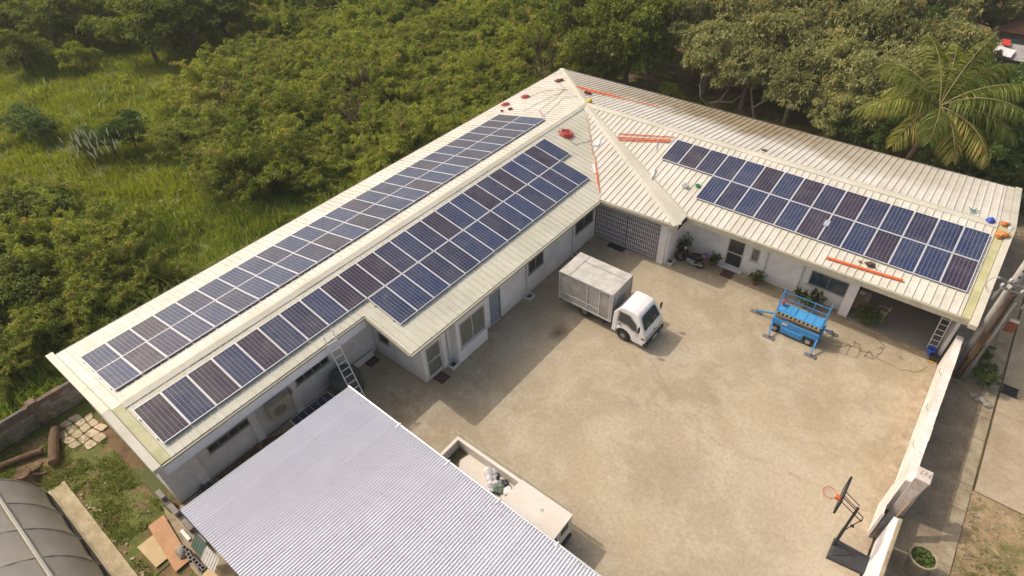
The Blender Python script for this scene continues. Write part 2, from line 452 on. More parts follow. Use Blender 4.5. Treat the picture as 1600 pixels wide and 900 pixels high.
# ---------------------------------------------------------------- mesh helpers
class MB:
    def __init__(s):
        s.v, s.f, s.mi, s.uv = [], [], [], None
    def add(s, verts, faces, mi=0):
        o = len(s.v)
        s.v += [tuple(q) for q in verts]
        s.f += [tuple(i + o for i in f) for f in faces]
        s.mi += [mi] * len(faces)
        return s
    def box(s, x0, x1, y0, y1, z0, z1, mi=0):
        v = [(x0, y0, z0), (x1, y0, z0), (x1, y1, z0), (x0, y1, z0), (x0, y0, z1), (x1, y0, z1), (x1, y1, z1), (x0, y1, z1)]
        return s.add(v, [(0, 3, 2, 1), (4, 5, 6, 7), (0, 1, 5, 4), (1, 2, 6, 5), (2, 3, 7, 6), (3, 0, 4, 7)], mi)
    def bbox(s, x0, x1, y0, y1, z0, z1, b=0.01, mi=0):
        """box with chamfered edges"""
        bm = bmesh.new()
        bmesh.ops.create_cube(bm, size=1)
        for q in bm.verts:
            q.co = ((x0 + x1) / 2 + q.co.x * (x1 - x0), (y0 + y1) / 2 + q.co.y * (y1 - y0), (z0 + z1) / 2 + q.co.z * (z1 - z0))
        bmesh.ops.bevel(bm, geom=list(bm.edges), offset=b, segments=1, affect='EDGES')
        bm.verts.index_update()
        s.add([q.co[:] for q in bm.verts], [[q.index for q in f.verts] for f in bm.faces], mi)
        bm.free()
        return s
    def beam(s, p0, p1, w, h, mi=0, up=(0, 0, 1)):
        p0, p1 = Vector(p0), Vector(p1)
        d = (p1 - p0).normalized()
        u = Vector(up)
        r = d.cross(u)
        if r.length < 1e-4:
            r = d.cross(Vector((1, 0, 0)))
        r.normalize()
        u = r.cross(d)
        v = []
        for p in (p0, p1):
            for a, b in ((-1, -1), (1, -1), (1, 1), (-1, 1)):
                v.append(p + r * a * w / 2 + u * b * h / 2)
        return s.add(v, [(0, 3, 2, 1), (4, 5, 6, 7), (0, 1, 5, 4), (1, 2, 6, 5), (2, 3, 7, 6), (3, 0, 4, 7)], mi)
    def tube(s, pts, r, n=6, mi=0, closed=False):
        pts = [Vector(p) for p in pts]
        rs = r if isinstance(r, (list, tuple)) else [r] * len(pts)
        v, f = [], []
        ref = Vector((0.13, 0.21, 0.97))
        for i, p in enumerate(pts):
            a = pts[i - 1] if i > 0 else (pts[-1] if closed else p)
            b = pts[(i + 1) % len(pts)] if (i < len(pts) - 1 or closed) else p
            d = (b - a)
            d = d.normalized() if d.length > 1e-9 else Vector((0, 0, 1))
            x = d.cross(ref)
            if x.length < 0.05:
                x = d.cross(Vector((1, 0, 0)))
            x.normalize()
            y = d.cross(x)
            for k in range(n):
                t = 2 * PI * k / n
                v.append(p + (x * math.cos(t) + y * math.sin(t)) * rs[i])
        L = len(pts)
        for i in range(L if closed else L - 1):
            j = (i + 1) % L
            for k in range(n):
                k2 = (k + 1) % n
                f.append((i * n + k, i * n + k2, j * n + k2, j * n + k))
        if not closed:
            f.append(tuple(range(n))[::-1])
            f.append(tuple((L - 1) * n + k for k in range(n)))
        return s.add(v, f, mi)
    def lathe(s, prof, c, n=20, mi=0, axis='z', cap=True):
        """prof: list of (radius, height); closed with end caps"""
        v, f = [], []
        for r, h in prof:
            for k in range(n):
                t = 2 * PI * k / n
                a, b = r * math.cos(t), r * math.sin(t)
                if axis == 'z':
                    v.append((c[0] + a, c[1] + b, c[2] + h))
                elif axis == 'y':
                    v.append((c[0] + a, c[1] + h, c[2] + b))
                else:
                    v.append((c[0] + h, c[1] + a, c[2] + b))
        L = len(prof)
        for i in range(L - 1):
            for k in range(n):
                k2 = (k + 1) % n
                f.append((i * n + k, i * n + k2, (i + 1) * n + k2, (i + 1) * n + k))
        if cap:
            f.append(tuple(range(n))[::-1])
            f.append(tuple((L - 1) * n + k for k in range(n)))
        return s.add(v, f, mi)
    def prism(s, poly, z0, z1, mi=0, zf=None):
        """extrude plan polygon between two heights (numbers or functions of x, y)"""
        n = len(poly)
        g0 = z0 if callable(z0) else (lambda x, y: z0)
        g1 = z1 if callable(z1) else (lambda x, y: z1)
        v = [(x, y, g0(x, y)) for x, y in poly] + [(x, y, g1(x, y)) for x, y in poly]
        f = [tuple(range(n))[::-1], tuple(range(n, 2 * n))]
        for i in range(n):
            j = (i + 1) % n
            f.append((i, j, n + j, n + i))
        return s.add(v, f, mi)
    def slab(s, quad, t, mi=0):
        """a quad in space given a thickness t along minus its normal"""
        q = [Vector(p) for p in quad]
        nrm = (q[1] - q[0]).cross(q[2] - q[0]).normalized()
        n = len(q)
        v = q + [p - nrm * t for p in q]
        f = [tuple(range(n)), tuple(range(n, 2 * n))[::-1]]
        for i in range(n):
            j = (i + 1) % n
            f.append((i, n + i, n + j, j))
        return s.add(v, f, mi)
    def xf(s, M):
        s.v = [tuple(M @ Vector(q)) for q in s.v]
        return s
    def mesh(s, name, mats, off=(0, 0, 0), smooth=False):
        me = bpy.data.meshes.new(name)
        me.from_pydata([(x - off[0], y - off[1], z - off[2]) for x, y, z in s.v], [], s.f)
        for q in (mats if isinstance(mats, (list, tuple)) else [mats]):
            me.materials.append(q)
        me.polygons.foreach_set('material_index', s.mi)
        if smooth:
            me.polygons.foreach_set('use_smooth', [True] * len(me.polygons))
        bm = bmesh.new()
        bm.from_mesh(me)
        bmesh.ops.recalc_face_normals(bm, faces=bm.faces)
        bm.to_mesh(me)
        bm.free()
        me.update()
        return me

def tag(o, label=None, cat=None, group=None, kind=None):
    for k, q in (('label', label), ('category', cat), ('group', group), ('kind', kind)):
        if q:
            o[k] = q
    return o

def thing(name, label, cat, loc=(0, 0, 0), group=None, rotz=0.0):
    o = bpy.data.objects.new(name, None)
    o.empty_display_size = 0.2
    COL.objects.link(o)
    o.location = loc
    o.rotation_euler = (0, 0, rotz)
    return tag(o, label, cat, group)

def part(name, mb, mats, parent, local=False, smooth=False, kind=None, label=None, base=None):
    """mesh child of a thing; vertices are in world space unless local"""
    if local:
        off = (0, 0, 0)
    else:
        off = base if base is not None else tuple(parent.location)
    o = bpy.data.objects.new(name, mb.mesh(name, mats, off, smooth))
    COL.objects.link(o)
    o.parent = parent
    return tag(o, label, None, None, kind)

def sub(name, mb, mats, parent, root, **k):
    return part(name, mb, mats, parent, base=tuple(root.location), **k)

def solid(name, mb, mats, label=None, cat=None, group=None, kind=None, loc=None, smooth=False):
    """one-mesh thing (or setting) with its origin at its base"""
    if loc is None:
        xs, ys, zs = zip(*mb.v)
        loc = ((min(xs) + max(xs)) / 2, (min(ys) + max(ys)) / 2, min(zs))
    o = bpy.data.objects.new(name, mb.mesh(name, mats, loc, smooth))
    o.location = loc
    COL.objects.link(o)
    return tag(o, label, cat, group, kind)

def copy_tree(o, parent=None):
    c = o.copy()
    COL.objects.link(c)
    if parent:
        c.parent = parent
    for ch in list(o.children):
        copy_tree(ch, c)
    return c

def clip(poly, ax, lo, hi):
    for sgn, lim in ((1, lo), (-1, -hi)):
        out = []
        for i in range(len(poly)):
            a, b = poly[i], poly[(i + 1) % len(poly)]
            da, db = sgn * a[ax] - lim, sgn * b[ax] - lim
            if da >= 0:
                out.append(a)
            if da * db < 0:
                t = da / (da - db)
                out.append(tuple(a[k] + (b[k] - a[k]) * t for k in (0, 1)))
        poly = out
        if len(poly) < 3:
            return []
    return poly

def wall_open(mb, axis, c0, c1, a0, a1, z0, z1, ops):
    """wall slab c0..c1 thick running a0..a1 with rectangular openings (a0, a1, z0, z1)"""
    def bx(s0, s1, q0, q1):
        if s1 - s0 < 1e-4 or q1 - q0 < 1e-4:
            return
        if axis == 'y':
            mb.box(c0, c1, s0, s1, q0, q1)
        else:
            mb.box(s0, s1, c0, c1, q0, q1)
    cur = a0
    for o in sorted(ops):
        bx(cur, o[0], z0, z1)
        bx(o[0], o[1], z0, o[2])
        bx(o[0], o[1], o[3], z1)
        cur = o[1]
    bx(cur, a1, z0, z1)
    return mb

# ---------------------------------------------------------------- setting: ground sheets
def sheet(name, poly, z, material):
    mb = MB()
    mb.prism(poly, z - 0.02, z)
    return solid(name, mb, material, kind='structure', loc=(poly[0][0], poly[0][1], z))

g = MB()
g.add([(-320, -160, -0.06), (240, -160, -0.06), (240, 380, -0.06), (-320, 380, -0.06)], [(0, 1, 2, 3)])
solid('ground', g, m_ground, kind='structure', loc=(0, 0, -0.06))
sheet('courtyard', [(1.95, -1.0), (22.62, -1.0), (22.62, 24.75), (1.95, 24.75)], 0.0, m_yard)
sheet('lawn', [(-6.2, -12), (3.7, -12), (3.7, -1.02), (-6.2, -1.02)], -0.03, m_lawn)
sheet('alley_path', [(1.2, -1.02), (4.4, -1.6), (7.0, -1.6), (7.0, -1.004), (1.9, -1.004)], -0.02, m_kerb)
d = MB()
d.box(-2.75, 9, -3.02, -2.9, -0.05, 0.03)
d.box(-2.75, 9, -3.42, -3.02, -0.06, -0.015)
d.box(-2.75, 9, -3.52, -3.42, -0.05, 0.03)
solid('drain_channel', d, m_drain, kind='structure')
sheet('lane', [(22.9, -8), (24.95, -8), (24.95, 60), (22.9, 60)], -0.012, m_lane)
k = MB()
for i in range(26):                                    # long kerb strip cast in bays
    y = 0.5 + i * 1.25
    k.box(24.42, 24.92, y, y + 1.235, -0.05, 0.012 + 0.006 * (i % 3))
solid('kerb_strip', k, m_kerb, kind='structure')
for i, (x0, x1, y0, y1) in enumerate([(25.02, 29, 17.9, 22.4), (25.02, 29, 22.42, 27.5), (25.02, 29, 27.52, 34), (29.02, 33, 17.9, 27.5), (29.02, 33, 27.52, 34)]):
    sheet('concrete_apron', [(x0, y0), (x1, y0), (x1, y1), (x0, y1)], 0.0 - 0.003 * (i % 2), m_apron)
sheet('dirt_verge', [(24.96, -6), (40, -6), (40, 17.88), (24.96, 17.88)], -0.02, m_dirt)

# ---------------------------------------------------------------- the L-shaped building
HUB = (0.2, 29.3)
ZR = 4.25
zE = lambda x, y: ZR - 0.216 * (x - 0.2)
zW = lambda x, y: ZR + 0.2016 * (x - 0.2)
zS = lambda x, y: ZR + 0.19 * (y - 29.3)
zN = lambda x, y: ZR - 0.2 * (y - 29.3)
bld = thing('office_building', 'long L-shaped white block building with cream ribbed metal roofs around a concrete yard', 'building', (0, 0, 0))

def roof_slope(zf, poly, ax, w, ribs, material, seed, t=0.03, lift=0.0):
    """poly split into sheets w wide along axis ax; ribs run along the other axis"""
    rnd = random.Random(seed)
    lo, hi = min(p[ax] for p in poly), max(p[ax] for p in poly)
    n = max(1, round((hi - lo) / w))
    w = (hi - lo) / n
    for i in range(n):
        a, b = lo + i * w, lo + (i + 1) * w - 0.004
        pc = clip(poly, ax, a, b)
        if len(pc) < 3:
            continue
        j = rnd.uniform(0, 0.006) + lift
        mb = MB()
        mb.prism(pc, lambda x, y: zf(x, y) - t + j, lambda x, y: zf(x, y) + j)
        for q in range(ribs):
            c = a + (q + 0.5) * w / ribs
            rc = clip(poly, ax, c - 0.02, c + 0.02)
            if len(rc) < 3:
                continue
            l0, l1 = min(p[1 - ax] for p in rc) + 0.02, max(p[1 - ax] for p in rc) - 0.02
            if l1 - l0 < 0.1:
                continue
            P = [(c, l0), (c, l1)] if ax == 0 else [(l0, c), (l1, c)]
            pts = [(x, y, zf(x, y) + j + 0.018) for x, y in P]
            mb.beam(pts[0], pts[1], 0.024, 0.036)
        part('roof_sheet', mb, material, bld)

Epoly1 = [(0.2, -0.05), (3.08, -0.05), (3.08, 8.46), (0.2, 8.46)]
Epoly2 = [(0.2, 8.47), (5.75, 8.38), (5.85, 22.2), (0.2, 29.3)]
roof_slope(zE, Epoly1, 1, 1.0, 3, m_roofE, 1)
roof_slope(zE, Epoly2, 1, 1.0, 3, m_roofE, 2)
roof_slope(zW, [(0.2, -0.05), (0.2, 29.3), (-6.05, 35.65), (-6.05, -0.05)], 1, 1.0, 3, m_roofW, 3)
roof_slope(zN, [(0.2, 29.3), (22.35, 29.3), (22.35, 35.85), (-6.05, 35.65)], 0, 1.0, 3, m_roofN, 4)
roof_slope(zS, [(0.2, 29.3), (22.35, 29.3), (22.35, 23.4), (10.2, 23.4)], 0, 1.0, 3, m_roofS, 5)

def plane3(a, b, c):
    a, b, c = Vector(a), Vector(b), Vector(c)
    n = (b - a).cross(c - a)
    return lambda x, y: a.z - (n.x * (x - a.x) + n.y * (y - a.y)) / n.z
hA, hB, hC = (5.85, 22.2, 3.05), (10.25, 22.4, 3.07), (10.22, 23.42, 3.11)
hub3 = (0.2, 29.3, ZR + 0.02)
zS2 = plane3(hub3, hA, hB)
zE2 = plane3(hub3, hB, hC)
roof_slope(zS2, [HUB, hA[:2], hB[:2]], 0, 1.0, 3, m_roofS, 6, lift=0.015)
mb = MB()
mb.prism([HUB, hB[:2], hC[:2]], lambda x, y: zE2(x, y) - 0.03, lambda x, y: zE2(x, y) + 0.02)
part('roof_sheet', mb, m_cap, bld)

def caps(p0, p1, zl, zr, w, seg, name='ridge_cap', material=None, h=0.05):
    """folded cap along p0-p1 laid in lengths with lapped joints; zl / zr give the roofs either side"""
    p0, p1 = Vector(p0), Vector(p1)
    d = (p1 - p0)
    L = d.length
    d.normalize()
    nrm = Vector((-d.y, d.x))
    n = max(1, round(L / seg))
    for i in range(n):
        a, b = p0 + d * (L * i / n), p0 + d * (L * (i + 1) / n - 0.0)
        lift = 0.034 + 0.008 * (i % 2)
        top = []
        for p in (a - d * 0.03, b + d * 0.03):
            l, r = p + nrm * w / 2, p - nrm * w / 2
            top += [(l.x, l.y, zl(l.x, l.y) + lift), (p.x, p.y, max(zl(p.x, p.y), zr(p.x, p.y)) + lift + h * 0.4), (r.x, r.y, zr(r.x, r.y) + lift)]
        mb = MB()
        v = top + [(x, y, z - 0.03) for x, y, z in top]
        mb.add(v, [(0, 1, 4, 3), (1, 2, 5, 4), (6, 9, 10, 7), (7, 10, 11, 8), (0, 3, 9, 6), (2, 8, 11, 5), (0, 6, 7, 1), (1, 7, 8, 2), (3, 4, 10, 9), (4, 5, 11, 10)])
        part(name, mb, material or m_cap, bld)

caps((0.2, -0.05), (0.2, 29.2), zW, zE, 0.50, 2.4)
caps((0.3, 29.3), (22.3, 29.3), zN, zS, 0.50, 2.4)
caps((0.15, 29.35), (-6.0, 35.6), zW, zN, 0.42, 2.4)
caps((0.5, 28.95), (10.18, 22.46), zE2, zS2, 0.48, 2.6, h=0.02)
# valley flashings either side of the porch hip
for a, b, zf in ((HUB, hA[:2], zE), (HUB, hC[:2], zS)):
    mb = MB()
    A, B = Vector(a), Vector(b)
    dd = (B - A).normalized() * 0.35
    A = A + dd
    B = B - dd * 0.2
    mb.beam((A.x, A.y, zf(A.x, A.y) + 0.04), (B.x, B.y, zf(B.x, B.y) + 0.04), 0.07, 0.03)
    part('valley_flashing', mb, m_rib, bld)

def gable(y0, y1, xa, xb, zf, material, lift, name, n, axis='x'):
    """flashing lengths laid along a gable from a to b following zf"""
    for i in range(n):
        a, b = xa + (xb - xa) * i / n, xa + (xb - xa) * (i + 1) / n - 0.006 * (1 if xb > xa else -1)
        mb = MB()
        P = [(a, y0), (b, y0), (b, y1), (a, y1)] if axis == 'x' else [(y0, a), (y0, b), (y1, b), (y1, a)]
        e = 0.004 * (i % 2)
        mb.prism(P, lambda x, y: zf(x, y) - 0.12, lambda x, y: zf(x, y) + lift + e)
        part(name, mb, material, bld)
gable(-0.72, -0.44, -6.25, 0.19, zW, m_cap, 0.10, 'gable_trim', 3)
gable(-0.72, -0.44, 0.2, 3.2, zE, m_cap, 0.10, 'gable_trim', 2)
gable(-0.42, -0.06, -6.05, 0.19, zW, m_roofW, 0.0, 'gable_flashing', 3)
gable(-0.42, -0.06, 0.2, 3.08, zE, m_algae, 0.0, 'gable_flashing', 2)
gable(22.37, 22.68, 29.3, 23.35, zS, m_algae, 0.03, 'gable_flashing', 2, 'y')
gable(22.37, 22.68, 29.31, 35.9, zN, m_cap, 0.03, 'gable_flashing', 3, 'y')
gable(22.70, 22.98, 29.3, 23.05, zS, m_cap, 0.09, 'gable_trim', 2, 'y')
gable(22.70, 22.98, 29.31, 35.95, zN, m_cap, 0.09, 'gable_trim', 3, 'y')

# eave gutters and fascias
def eave(p0, p1, drop, w, material, name, z0off=-0.03, out=0.0):
    mb = MB()
    (x0, y0, z0), (x1, y1, z1) = p0, p1
    mb.beam((x0, y0, z0 + z0off - drop / 2), (x1, y1, z1 + z0off - drop / 2), w, drop)
    part(name, mb, material, bld)
eave((3.02, -0.42, zE(3.02, 0)), (3.02, 8.40, zE(3.02, 0)), 0.58, 0.10, m_fascia, 'fascia', -0.05)
eave((3.12, -0.42, zE(3.1, 0) + 0.0), (3.12, 8.36, zE(3.1, 0) + 0.0), 0.09, 0.08, m_gutter, 'gutter', -0.035)
eave((3.1, 8.40, zE(3.1, 0) - 0.01), (5.72, 8.34, zE(5.72, 0) - 0.01), 0.10, 0.05, m_gutter, 'fascia', -0.03)
eave((5.80, 8.36, zE(5.8, 0)), (5.90, 22.18, zE(5.9, 0)), 0.11, 0.10, m_gutter, 'gutter', -0.02)
eave((5.62, 8.50, zE(5.7, 0)), (5.72, 22.25, zE(5.75, 0)), 0.20, 0.06, m_fascia, 'fascia', -0.05)
eave((5.95, 22.17, 3.04), (10.26, 22.37, 3.06), 0.16, 0.08, m_gutter, 'gutter', -0.02)
eave((10.24, 22.42, 3.06), (10.24, 23.33, 3.10), 0.20, 0.05, m_dark, 'fascia', -0.04)
eave((10.2, 23.36, zS(0, 23.36)), (22.95, 23.36, zS(0, 23.36)), 0.26, 0.08, m_gutter, 'gutter', -0.02)
eave((-6.10, -0.4, zW(-6.1, 0)), (-6.10, 35.7, zW(-6.1, 0)), 0.14, 0.12, mat('dark_gutter', (0.09, 0.08, 0.075), 0.6), 'gutter', -0.02)
eave((-6.0, 35.9, zN(0, 35.9)), (22.9, 36.0, zN(0, 35.95)), 0.12, 0.10, MATS['dark_gutter'], 'gutter', -0.03)

# walls
wl = MB()
wall_open(wl, 'y', 1.75, 1.9, -0.55, 9.30, 0, 3.5, [(1.15, 2.9, 1.30, 1.68), (5.2, 6.9, 1.40, 1.80)])
part('wall', wl, m_white, bld)
for y in (0.55, 3.05, 4.95):
    part('pilaster', MB().box(1.9, 2.02, y - 0.16, y + 0.16, 0, 3.3), m_wht2, bld)
wl = MB()
wall_open(wl, 'x', 9.32, 9.46, 1.75, 5.06, 0, 3.05, [(2.35, 3.02, 1.0, 1.5)])
part('wall', wl, m_white, bld)
wl = MB()
wall_open(wl, 'y', 5.06, 5.2, 9.32, 22.95, 0, 3.1, [(9.52, 10.40, 0.06, 1.95), (13.76, 14.55, 0.03, 1.95), (16.78, 18.02, 1.2, 2.05), (20.92, 22.65, 1.2, 2.05)])
part('wall', wl, m_white, bld)
part('pilaster', MB().box(5.2, 5.27, 10.45, 10.70, 0, 2.9), m_wht2, bld)
wl = MB()
wall_open(wl, 'y', 5.48, 5.62, 11.06, 13.04, 0, 2.7, [(11.24, 12.95, 0.85, 2.35)])
wl.box(5.202, 5.48, 11.06, 11.2, 0, 2.7)
wl.box(5.202, 5.48, 12.9, 13.04, 0, 2.7)
part('wall', wl, m_wht2, bld)
part('wall', MB().box(-5.6, -5.46, -0.55, 35.2, 0, 2.95), m_white, bld)
part('wall', MB().box(-5.458, 1.748, -0.55, -0.41, 0, 3.0), m_white, bld)
part('wall', MB().box(-5.458, 22.6, 35.06, 35.2, 0, 2.95), m_white, bld)
part('wall', MB().box(22.46, 22.6, 24.3, 35.058, 0, 3.0), m_white, bld)
# gate bay
part('wall', MB().box(9.2, 9.56, 22.84, 23.3, 0, 3.0), m_wht2, bld)
part('wall', MB().box(9.56, 9.72, 22.95, 24.75, 0, 3.0), m_white, bld)
part('wall', MB().box(5.06, 9.55, 27.0, 27.1, 0, 3.3), m_wht2, bld)
# right wing
wl = MB()
wall_open(wl, 'x', 24.75, 24.9, 9.72, 18.12, 0, 3.1, [(12.18, 13.08, 0.06, 1.85), (13.42, 13.86, 0.95, 1.75), (16.38, 18.1, 0.88, 1.72)])
part('wall', wl, m_white, bld)
part('wall', MB().box(18.12, 18.54, 24.45, 24.92, 0, 3.1), m_wht2, bld)
part('wall', MB().box(18.3, 18.44, 24.92, 28.6, 0, 3.4), m_white, bld)
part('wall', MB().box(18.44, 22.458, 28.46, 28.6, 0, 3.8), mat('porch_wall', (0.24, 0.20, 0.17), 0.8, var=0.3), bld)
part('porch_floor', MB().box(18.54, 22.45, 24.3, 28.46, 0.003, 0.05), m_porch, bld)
part('porch_kerb', MB().bbox(18.3, 22.4, 24.1, 24.3, 0.003, 0.085, 0.01), m_kerb, bld)

def window(axis, c, a0, a1, z0, z1, glass, frame, mull=1, depth=0.06, side=1):
    """frame ring plus mullions set into an opening; side=+1 faces +x (axis y) or -y (axis x)"""
    f = MB()
    w = 0.05
    def bx(s0, s1, q0, q1, d0, d1, tgt):
        if axis == 'y':
            tgt.box(c + d0, c + d1, s0, s1, q0, q1)
        else:
            tgt.box(s0, s1, c - d1, c - d0, q0, q1)
    bx(a0, a1, z0, z0 + w, -depth, 0.025, f)
    bx(a0, a1, z1 - w, z1, -depth, 0.025, f)
    bx(a0, a0 + w, z0 + w, z1 - w, -depth, 0.025, f)
    bx(a1 - w, a1, z0 + w, z1 - w, -depth, 0.025, f)
    for i in range(mull):
        cc = a0 + (a1 - a0) * (i + 1) / (mull + 1)
        bx(cc - 0.018, cc + 0.018, z0 + w, z1 - w, -depth, 0.005, f)
    o = part('window', f, frame, bld)
    n = mull + 1
    for i in range(n):
        p = MB()
        s0, s1 = a0 + w + (a1 - a0 - 2 * w) * i / n, a0 + w + (a1 - a0 - 2 * w) * (i + 1) / n - 0.002
        bx(s0, s1, z0 + w, z1 - w, -depth - 0.01, -depth + 0.02 + 0.012 * (i % 2), p)
        sub('pane', p, glass, o, bld)
    s = MB()
    bx(a0 - 0.05, a1 + 0.05, z0 - 0.045, z0 - 0.003, -0.04, 0.07, s)
    sub('sill', s, m_frame, o, bld)
    return o
window('y', 1.9, 1.15, 2.9, 1.30, 1.68, m_glass, m_greyframe, 3)
window('y', 1.9, 5.2, 6.9, 1.40, 1.80, m_glass, m_greyframe, 3)
window('x', 9.32, 2.35, 3.02, 1.0, 1.5, m_glass, m_greyframe, 0)
window('y', 5.62, 11.24, 12.95, 0.85, 2.35, m_curtain, m_frame, 1)
window('y', 5.2, 16.78, 18.02, 1.2, 2.05, m_glass, m_greyframe, 1)
window('y', 5.2, 20.92, 22.65, 1.2, 2.05, m_glass, m_greyframe, 1)
window('x', 24.75, 13.42, 13.86, 0.95, 1.75, m_curtain, m_frame, 0)
window('x', 24.75, 16.38, 18.1, 0.88, 1.72, m_glassB, m_greyframe, 1)

def door(axis, c, a0, a1, z1, leafm, framem, mid, name='door'):
    f = MB()
    def bx(s0, s1, q0, q1, d0, d1, tgt):
        if axis == 'y':
            tgt.box(c + d0, c + d1, s0, s1, q0, q1)
        else:
            tgt.box(s0, s1, c - d1, c - d0, q0, q1)
    w = 0.055
    bx(a0, a0 + w, 0.003, z1, -0.1, 0.02, f)
    bx(a1 - w, a1, 0.003, z1, -0.1, 0.02, f)
    bx(a0 + w, a1 - w, z1 - w, z1, -0.1, 0.02, f)
    if mid:
        bx(a0 + w, a1 - w, mid - 0.03, mid + 0.03, -0.07, -0.02, f)
        bx(a0 + w, a1 - w, 0.06, 0.16, -0.07, -0.02, f)
    o = part(name, f, framem, bld)
    p = MB()
    bx(a0 + w, a1 - w, 0.03, z1 - w, -0.075, -0.035, p)
    sub('door_leaf', p, leafm, o, bld)
    h = MB()
    bx(a1 - 0.14, a1 - 0.09, 0.9, 1.02, -0.03, 0.02, h)
    sub('handle', h, m_alu, o, bld)
    return o
door('y', 5.2, 9.52, 10.40, 1.95, m_curtain, m_frame, 1.0)
door('y', 5.2, 13.76, 14.55, 1.95, m_bluedoor, m_bluedoor, 0)
door('x', 24.75, 12.18, 13.08, 1.85, m_glass, m_frame, 0.95)
part('door', MB().box(2.0, 2.06, 7.55, 9.0, 0.02, 0.35), m_wht2, bld)
part('door_step', MB().box(11.95, 13.2, 24.55, 24.748, 0.003, 0.06), m_wht2, bld)

# collapsible grille gate in the corner bay
for s0, s1 in ((5.22, 7.19), (7.21, 9.18)):
    gt = MB()
    n = 18
    for i in range(n):
        x = s0 + (s1 - s0) * (i + 0.5) / n
        gt.box(x - 0.018, x + 0.018, 22.96, 22.99, 0.04, 2.5)
    for r in range(9):
        z = 0.08 + r * 0.295
        gt.box(s0, s1, 22.985, 23.005, z - 0.022, z + 0.022)
    for i in range(n - 1):
        for r in range(16):
            x = s0 + (s1 - s0) * (i + 1) / n
            z = 0.12 + r * 0.148 + (0.074 if i % 2 else 0)
            gt.box(x - 0.036, x + 0.036, 22.972, 22.984, z - 0.012, z + 0.012)
    go = part('grille_gate', gt, mat('grille_white' if s0 < 6 else 'grille_white_b', (0.62, 0.60, 0.60), 0.5), bld)
    sub('latch_plate', MB().box(7.19 - 0.25 if s0 < 6 else 7.35, 7.19 - 0.12 if s0 < 6 else 7.48, 22.94, 22.958, 1.25, 1.4), m_frame, go, bld)
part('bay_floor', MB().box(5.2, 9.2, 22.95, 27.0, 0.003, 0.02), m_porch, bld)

# downpipes and their splash boxes are fixed to the wall
for y in (10.78, 16.55, 20.62):
    p = MB().tube([(5.62, y, 2.85), (5.27, y, 2.6), (5.27, y, 0.12), (5.36, y, 0.06)], 0.035, 8)
    part('downpipe', p, m_frame, bld)
for x in (16.0, ):
    p = MB().tube([(x, 23.45, 2.9), (x, 24.69, 2.7), (x, 24.69, 0.05)], 0.035, 8)
    part('downpipe', p, m_frame, bld)
part('downpipe', MB().tube([(14.25, 24.70, 2.8), (14.25, 24.70, 0.05)], 0.03, 8), m_frame, bld)

# ---------------------------------------------------------------- solar panels
ORD = ('first second third fourth fifth sixth seventh eighth ninth tenth eleventh twelfth thirteenth fourteenth fifteenth sixteenth '
       'seventeenth eighteenth nineteenth twentieth twenty-first twenty-second twenty-third twenty-fourth twenty-fifth twenty-sixth').split()
def panel_meshes(w, l):
    fr = MB()
    a, b, t, e = w / 2, l / 2, 0.021, 0.042
    fr.box(-a, a, -b, -b + t, -e, 0)
    fr.box(-a, a, b - t, b, -e, 0)
    fr.box(-a, -a + t, -b + t, b - t, -e, 0)
    fr.box(a - t, a, -b + t, b - t, -e, 0)
    fm = fr.mesh('panel_frame', m_alub)
    cs = []
    for cm in (m_blue1, m_blue2, m_purple):
        me = bpy.data.meshes.new('cell_sheet')
        a2, b2 = a - t, b - t
        me.from_pydata([(-a2, -b2, -0.006), (a2, -b2, -0.006), (a2, b2, -0.006), (-a2, b2, -0.006), (-a2, -b2, -0.03), (a2, -b2, -0.03), (a2, b2, -0.03), (-a2, b2, -0.03)], [],
                       [(0, 1, 2, 3), (4, 7, 6, 5)])
        u = me.uv_layers.new(name='UVMap')
        for i, q in enumerate([(0, 0), (1, 0), (1, 1), (0, 1), (0, 0), (0, 1), (1, 1), (1, 0)]):
            u.data[i].uv = q
        me.materials.append(cm)
        cs.append(me)
    return fm, cs
PH = 0.125
